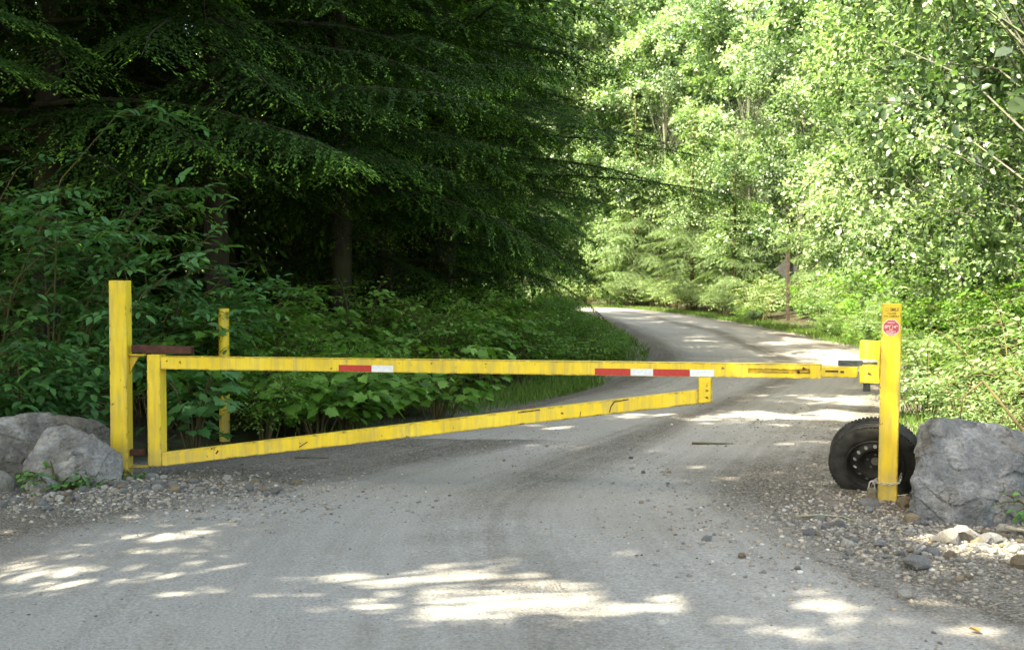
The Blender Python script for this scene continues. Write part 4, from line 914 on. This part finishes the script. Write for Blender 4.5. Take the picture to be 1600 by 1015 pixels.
def gravel_bits():
    """the chips and pebbles of the road that nobody could count, one object"""
    base = []
    for i in range(5):
        bm = bmesh.new(); bmesh.ops.create_icosphere(bm, subdivisions=1, radius=1)
        rr = random.Random(i)
        for v in bm.verts: v.co = Vector((v.co.x * rr.uniform(.7, 1.2), v.co.y * rr.uniform(.6, 1.1), v.co.z * rr.uniform(.4, .8)))
        base.append((np.array([v.co for v in bm.verts]), np.array([[v.index for v in f.verts] for f in bm.faces]))); bm.free()
    zones = [(3600, 'road', None, (.003, .011)), (5200, 'n', (2.5, 7.9, .7, .9), (.005, .022)), (4200, 'n', (-2.7, 9.2, .85, .5), (.005, .022)), (1500, 'n', (.6, 11.3, .55, 1.2), (.003, .011)), (260, 'n', (2.68, 9.03, .13, .10), (.006, .02)), (260, 'n', (-3.1, 10.15, .14, .1), (.006, .02)), (700, 'n', (3.0, 12.5, .5, 2.0), (.008, .02))]
    VV, FF, TT = [], [], []; off = 0
    for n, kind, prm, (r0, r1) in zones:
        if kind == 'road': y = 4.2 + 16 * g.random(n) ** 1.5; x = np.interp(y, LE[:, 1], LE[:, 0]) + g.random(n) * (np.interp(y, RE[:200, 1], RE[:200, 0]) - np.interp(y, LE[:, 1], LE[:, 0]))
        else: x = g.normal(prm[0], prm[2], n); y = g.normal(prm[1], prm[3], n)
        z = tops(x, y); r = r0 + (r1 - r0) * g.random(n) ** 2.2
        for i in range(5):
            sel = np.arange(n) % 5 == i; V, F = base[i]; m_ = int(sel.sum()); a = g.uniform(0, 6.283, m_); c, s = np.cos(a), np.sin(a); rs = r[sel]
            X = (V[None, :, 0] * c[:, None] - V[None, :, 1] * s[:, None]) * rs[:, None] + x[sel][:, None]; Y = (V[None, :, 0] * s[:, None] + V[None, :, 1] * c[:, None]) * rs[:, None] + y[sel][:, None]
            Z = V[None, :, 2] * rs[:, None] + z[sel][:, None] + rs[:, None] * .2
            VV.append(np.stack([X, Y, Z], -1).reshape(-1, 3)); FF.append((F[None] + (np.arange(m_) * len(V))[:, None, None]).reshape(-1, 3) + off); TT.append(np.repeat(np.clip(g.normal(.52, .17, m_), 0, 1), len(V))); off += m_ * len(V)
    return np_mesh('gravel', np.vstack(VV), np.vstack(FF), np.concatenate(TT))
def mat_chips():
    m, nt = nodes_of('gravel_chips'); at = N(nt, 'Attribute', attribute_name='tint')
    finish(nt, ramp(nt, at.outputs['Fac'], [(0, (.055, .052, .048)), (.35, (.14, .13, .115)), (.55, (.24, .23, .21)), (.75, (.30, .25, .18)), (.85, (.36, .35, .33)), (1, (.5, .49, .46))]), .9, .25); return m
tag(link('gravel', gravel_bits(), mat_chips()), 'loose grey gravel chips strewn over the road and its edges', 'gravel', kind='stuff')

# ---------------------------------------------------------------- grass, flowers, twigs, fallen leaves
def grass_mesh(patches):
    cl = Cloud()
    for x0, y0, sx, sy, n, h in patches:
        x = g.normal(x0, sx, n); y = g.normal(y0, sy, n); z = land(x, y); sd = road_sdf(x, y); ok = sd > -.12; x, y, z = x[ok], y[ok], z[ok]; m_ = len(x)
        p = np.c_[x, y, np.maximum(z, 0) + .0]; f = np.c_[g.normal(0, .38, m_), g.normal(0, .38, m_), np.ones(m_)]
        cl.add(p, f, np.c_[g.normal(0, 1, m_), g.normal(0, 1, m_), np.full(m_, .2)], h * g.uniform(.5, 1.3, m_), np.clip(g.normal(.5, .2, m_), 0, 1))
    return cl.mesh('grass', T_KITE, .16)
patches = [(.2, 17.3, .35, .8, 2600, .14), (.9, 19.0, .35, 1.0, 2600, .16), (-.6, 15.9, .3, .5, 900, .12), (3.9, 11.8, .3, 1.0, 1300, .15), (4.4, 13.8, .4, 1.2, 1300, .14), (4.3, 9.8, .45, .6, 1000, .16), (3.35, 6.4, .12, .3, 350, .16), (3.5, 7.0, .25, .5, 300, .14), (-3.55, 9.75, .2, .12, 260, .1), (-2.1, 11.6, .5, .3, 700, .1), (-1.3, 13.2, .4, .4, 700, .1)]
for x, y in along_edge(RE, 15, 80, 1.2, .35, -1): patches.append((x, y, .4, .8, 300, .18))
for x, y in along_edge(LE, 24, 62, 1.6, .2, 1): patches.append((x, y, .3, .8, 200, .2))
tag(link('grass', grass_mesh(patches), M['grass']), 'green grass growing along the road edges and in tufts by the stones', 'grass', kind='stuff')
# ferns at the left border and in the dark wood
def fern_mesh(seed, fronds=9, L=.9):
    g2 = np.random.default_rng(seed); cl = Cloud()
    for i in range(fronds):
        a = 6.283 * i / fronds + g2.normal(0, .2); d = np.array([math.cos(a), math.sin(a), 0]); l = L * g2.uniform(.75, 1.1); s = np.linspace(.12, 1, 26)
        p = d * (l * s * .85)[:, None] + np.array([0, 0, 1.0]) * (l * (.75 * s - .55 * s * s))[:, None]; sd = np.cross([0, 0, 1.0], d); tn = unit(np.gradient(p, axis=0))
        for sg_ in (1, -1): cl.add(p, sd * sg_ + tn * .25 + np.array([0, 0, -.12]), np.array([0, 0, 1.0]), .20 * l * np.sin(np.pi * np.clip(s * .93 + .05, 0, 1)) ** .7 + .01, np.clip(.4 + g2.normal(0, .1, 26), 0, 1))
        cl.add(p, tn, np.array([0, 0, 1.0]), .05 * l, .6)
    return cl.mesh('fern', T_LANCE, .75)
fm = [fern_mesh(1), fern_mesh(2, 11, .75)]
for mm in fm: mm.materials.append(M['fern'])
for i, (x, y, s, zz_, lab) in enumerate([(-5.05, 10.9, 1.3, .9, 'fern arching out of the bank at the left border'), (-2.9, 14.6, 1.0, 0, 'fern in the shade left of the berry bushes'), (-1.7, 16.4, 1.0, 0, 'fern under the hemlock boughs behind the gate'), (-2.2, 17.6, 1.1, 0, 'fern deepest in the dark wood behind the gate')]):
    e = empty('fern', (x, y, gz(x, y) + zz_ * .2), i); e.scale = (s,) * 3; link('fronds', fm[i % 2], None, e); tag(e, lab, 'fern')
pm = shrub_pair('weed', 91, T_OVATE, M['shrub_dark'], 1.3, H=.30, spread=.22, stems=9, leaf=.04, compound=0, per_stem=9, n_lat=3)
for x, y, s, lab in [(-3.42, 9.55, 1.15, 'leafy weed growing up the front of the pale boulder'), (-3.2, 9.62, .85, 'low weed between the pale boulder and the hinge post'), (-2.95, 10.0, .6, 'small weed at the foot of the hinge post'), (3.36, 7.95, 1.2, 'weed beside the lower right side of the grey boulder')]:
    put_shrub('weed', pm, x, y, s, x * 3, lab, cat='weed')
def dandelion(x, y, h, lab):
    e = empty('dandelion', (x, y, max(gz(x, y), 0))); cl = Cloud()
    for ring_, (n, el, sz) in enumerate(((14, .25, .024), (11, .7, .019), (7, 1.2, .013))):
        a = np.arange(n) * 6.283 / n + ring_ * .3; f = np.c_[np.cos(a) * math.cos(el), np.sin(a) * math.cos(el), np.full(n, math.sin(el))]
        cl.add(np.tile([0.01, 0, h], (n, 1)), f, np.c_[-np.cos(a), -np.sin(a), np.ones(n)], sz, g.random(n))
    link('flower_head', cl.mesh('flower_head', T_LANCE, 1.2), M['yellow_petal'], e)
    MB().tube([(0, 0, -.02), (0.004, 0, h * .5), (0.01, 0, h)], .0025, 5).obj('stalk', M['grass'], e); tag(e, lab, 'flower', 'dandelions at the right border')
dandelion(2.62, 5.95, .10, 'yellow dandelion left of the other one in the lower right grass'); dandelion(2.92, 5.98, .14, 'yellow dandelion at the very right border in the grass'); dandelion(3.55, 7.55, .14, 'yellow dandelion beside the weed right of the grey boulder')
def twig(pts, r, label, mat='twig_grey', name='twig', forks=()):
    c = Vector(pts[0]); c.z = min(p[2] for p in pts); m_ = MB(); P = [Vector(p) - c for p in pts]; n = len(P); m_.tube(P, [r * (1 - .6 * i / (n - 1)) for i in range(n)], 6)
    for f in forks: m_.tube([Vector(p) - c for p in f], [r * .6] + [r * .3] * (len(f) - 1), 5)
    return tag(m_.obj(name, M[mat], None, True, loc=(c.x, c.y, top(c.x, c.y) + r * .5)), label, 'twig')
twig([(1.86, 8.35, .055), (2.0, 8.3, .075), (2.16, 8.32, .06), (2.22, 8.15, .055)], .010, 'curved pale root lying in front of the latch post')
twig([(2.29, 8.62, .07), (2.33, 8.75, .06), (2.32, 8.86, .07)], .007, 'short pale twig below the padlock')
twig([(3.0, 7.75, .12), (3.15, 7.72, .10), (3.3, 7.6, .08), (3.5, 7.5, .05)], .014, 'bleached stick among the stones below the grey boulder', forks=[[(3.15, 7.72, .10), (3.3, 7.78, .09)]])
twig([(1.72, 12.2, .075), (1.95, 12.15, .08), (2.16, 12.18, .07)], .012, 'dark stick lying on the right side of the road', 'stem')
twig([(2.25, 6.0, .055), (2.32, 6.02, .07), (2.37, 6.1, .05)], .005, 'tiny bent twig on the gravel at the lower right')
twig([(-1.9, 11.15, .05), (-1.75, 11.1, .06), (-1.6, 11.13, .05)], .008, 'short stick on the gravel below the bottom rail', 'stem')
twig([(-3.97, 9.42, .05), (-3.84, 9.40, .21), (-3.72, 9.48, .33)], .004, 'thin dark twig across the smooth cream stone', 'stem')
def bare_shrub():
    e = empty('bare_shrub', (3.95, 9.6, gz(3.95, 9.6))); m_ = MB(); rr = random.Random(4)
    m_.tube([(.1, -.1, 0), (-.15, -.2, .45), (-.5, -.25, .86)], [.016, .013, .009], 6); m_.tube([(-.5, -.25, .86), (-.64, -.22, .74), (-.66, -.2, .48)], [.009, .007, .004], 5)
    def br(p, d, L, r, n):
        if n == 0: return
        q = p + d * L; m_.tube([p, p + d * L * .5 + Vector((rr.uniform(-.03, .03), 0, rr.uniform(-.02, .03))), q], [r, r * .8, r * .55], 4)
        for _ in range(rr.choice([2, 3])): br(p + d * L * rr.uniform(.4, 1), (d + Vector((rr.uniform(-.9, .9), rr.uniform(-.7, .7), rr.uniform(-.5, .7)))).normalized(), L * rr.uniform(.5, .8), r * .6, n - 1)
    for i in range(7): br(Vector((rr.uniform(-.1, .3), rr.uniform(-.1, .1), 0)), Vector((rr.uniform(-.6, .6), rr.uniform(-.4, .2), 1)).normalized(), rr.uniform(.35, .6), .009, 4)
    m_.obj('branches', M['stem'], e, True); tag(e, 'leafless thorny shrub with a bent stem behind the grey boulder', 'shrub')
bare_shrub()
def fallen(x, y, s, rot, tint, label):
    me = np_mesh('fallen_leaf', T_OVATE[0] * np.array([1.2, 1, 2.2]), T_OVATE[1], np.full(6, tint)); o = link('fallen_leaf', me, M['dead_leaf'])
    o.location = (x, y, top(x, y) + .012); o.rotation_euler = (.15, .2, rot); o.scale = (s,) * 3; return tag(o, label, 'leaf')
fallen(2.05, 5.55, .065, .5, .55, 'curled tan leaf on the gravel, right of the sun flecks'); fallen(2.62, 5.30, .07, 2.2, .45, 'brown leaf low at the right border'); fallen(2.86, 5.55, .075, 1.1, .35, 'rust-brown leaf near the right border below the dandelions')
fallen(.80, 4.45, .06, .3, .95, 'green leaf lying low on the road near the bottom of the view'); fallen(2.74, 8.28, .085, .2, 1.0, 'pale green leaf resting in front of the grey boulder'); fallen(1.75, 4.95, .045, 1.8, .3, 'small brown leaf on the lower right of the road')
fallen(2.95, 6.1, .07, 2.9, .2, 'red-brown leaf beside the grass at the right border'); fallen(.62, 5.0, .035, 2.5, .6, 'small yellow leaf in the bright sun fleck on the road')
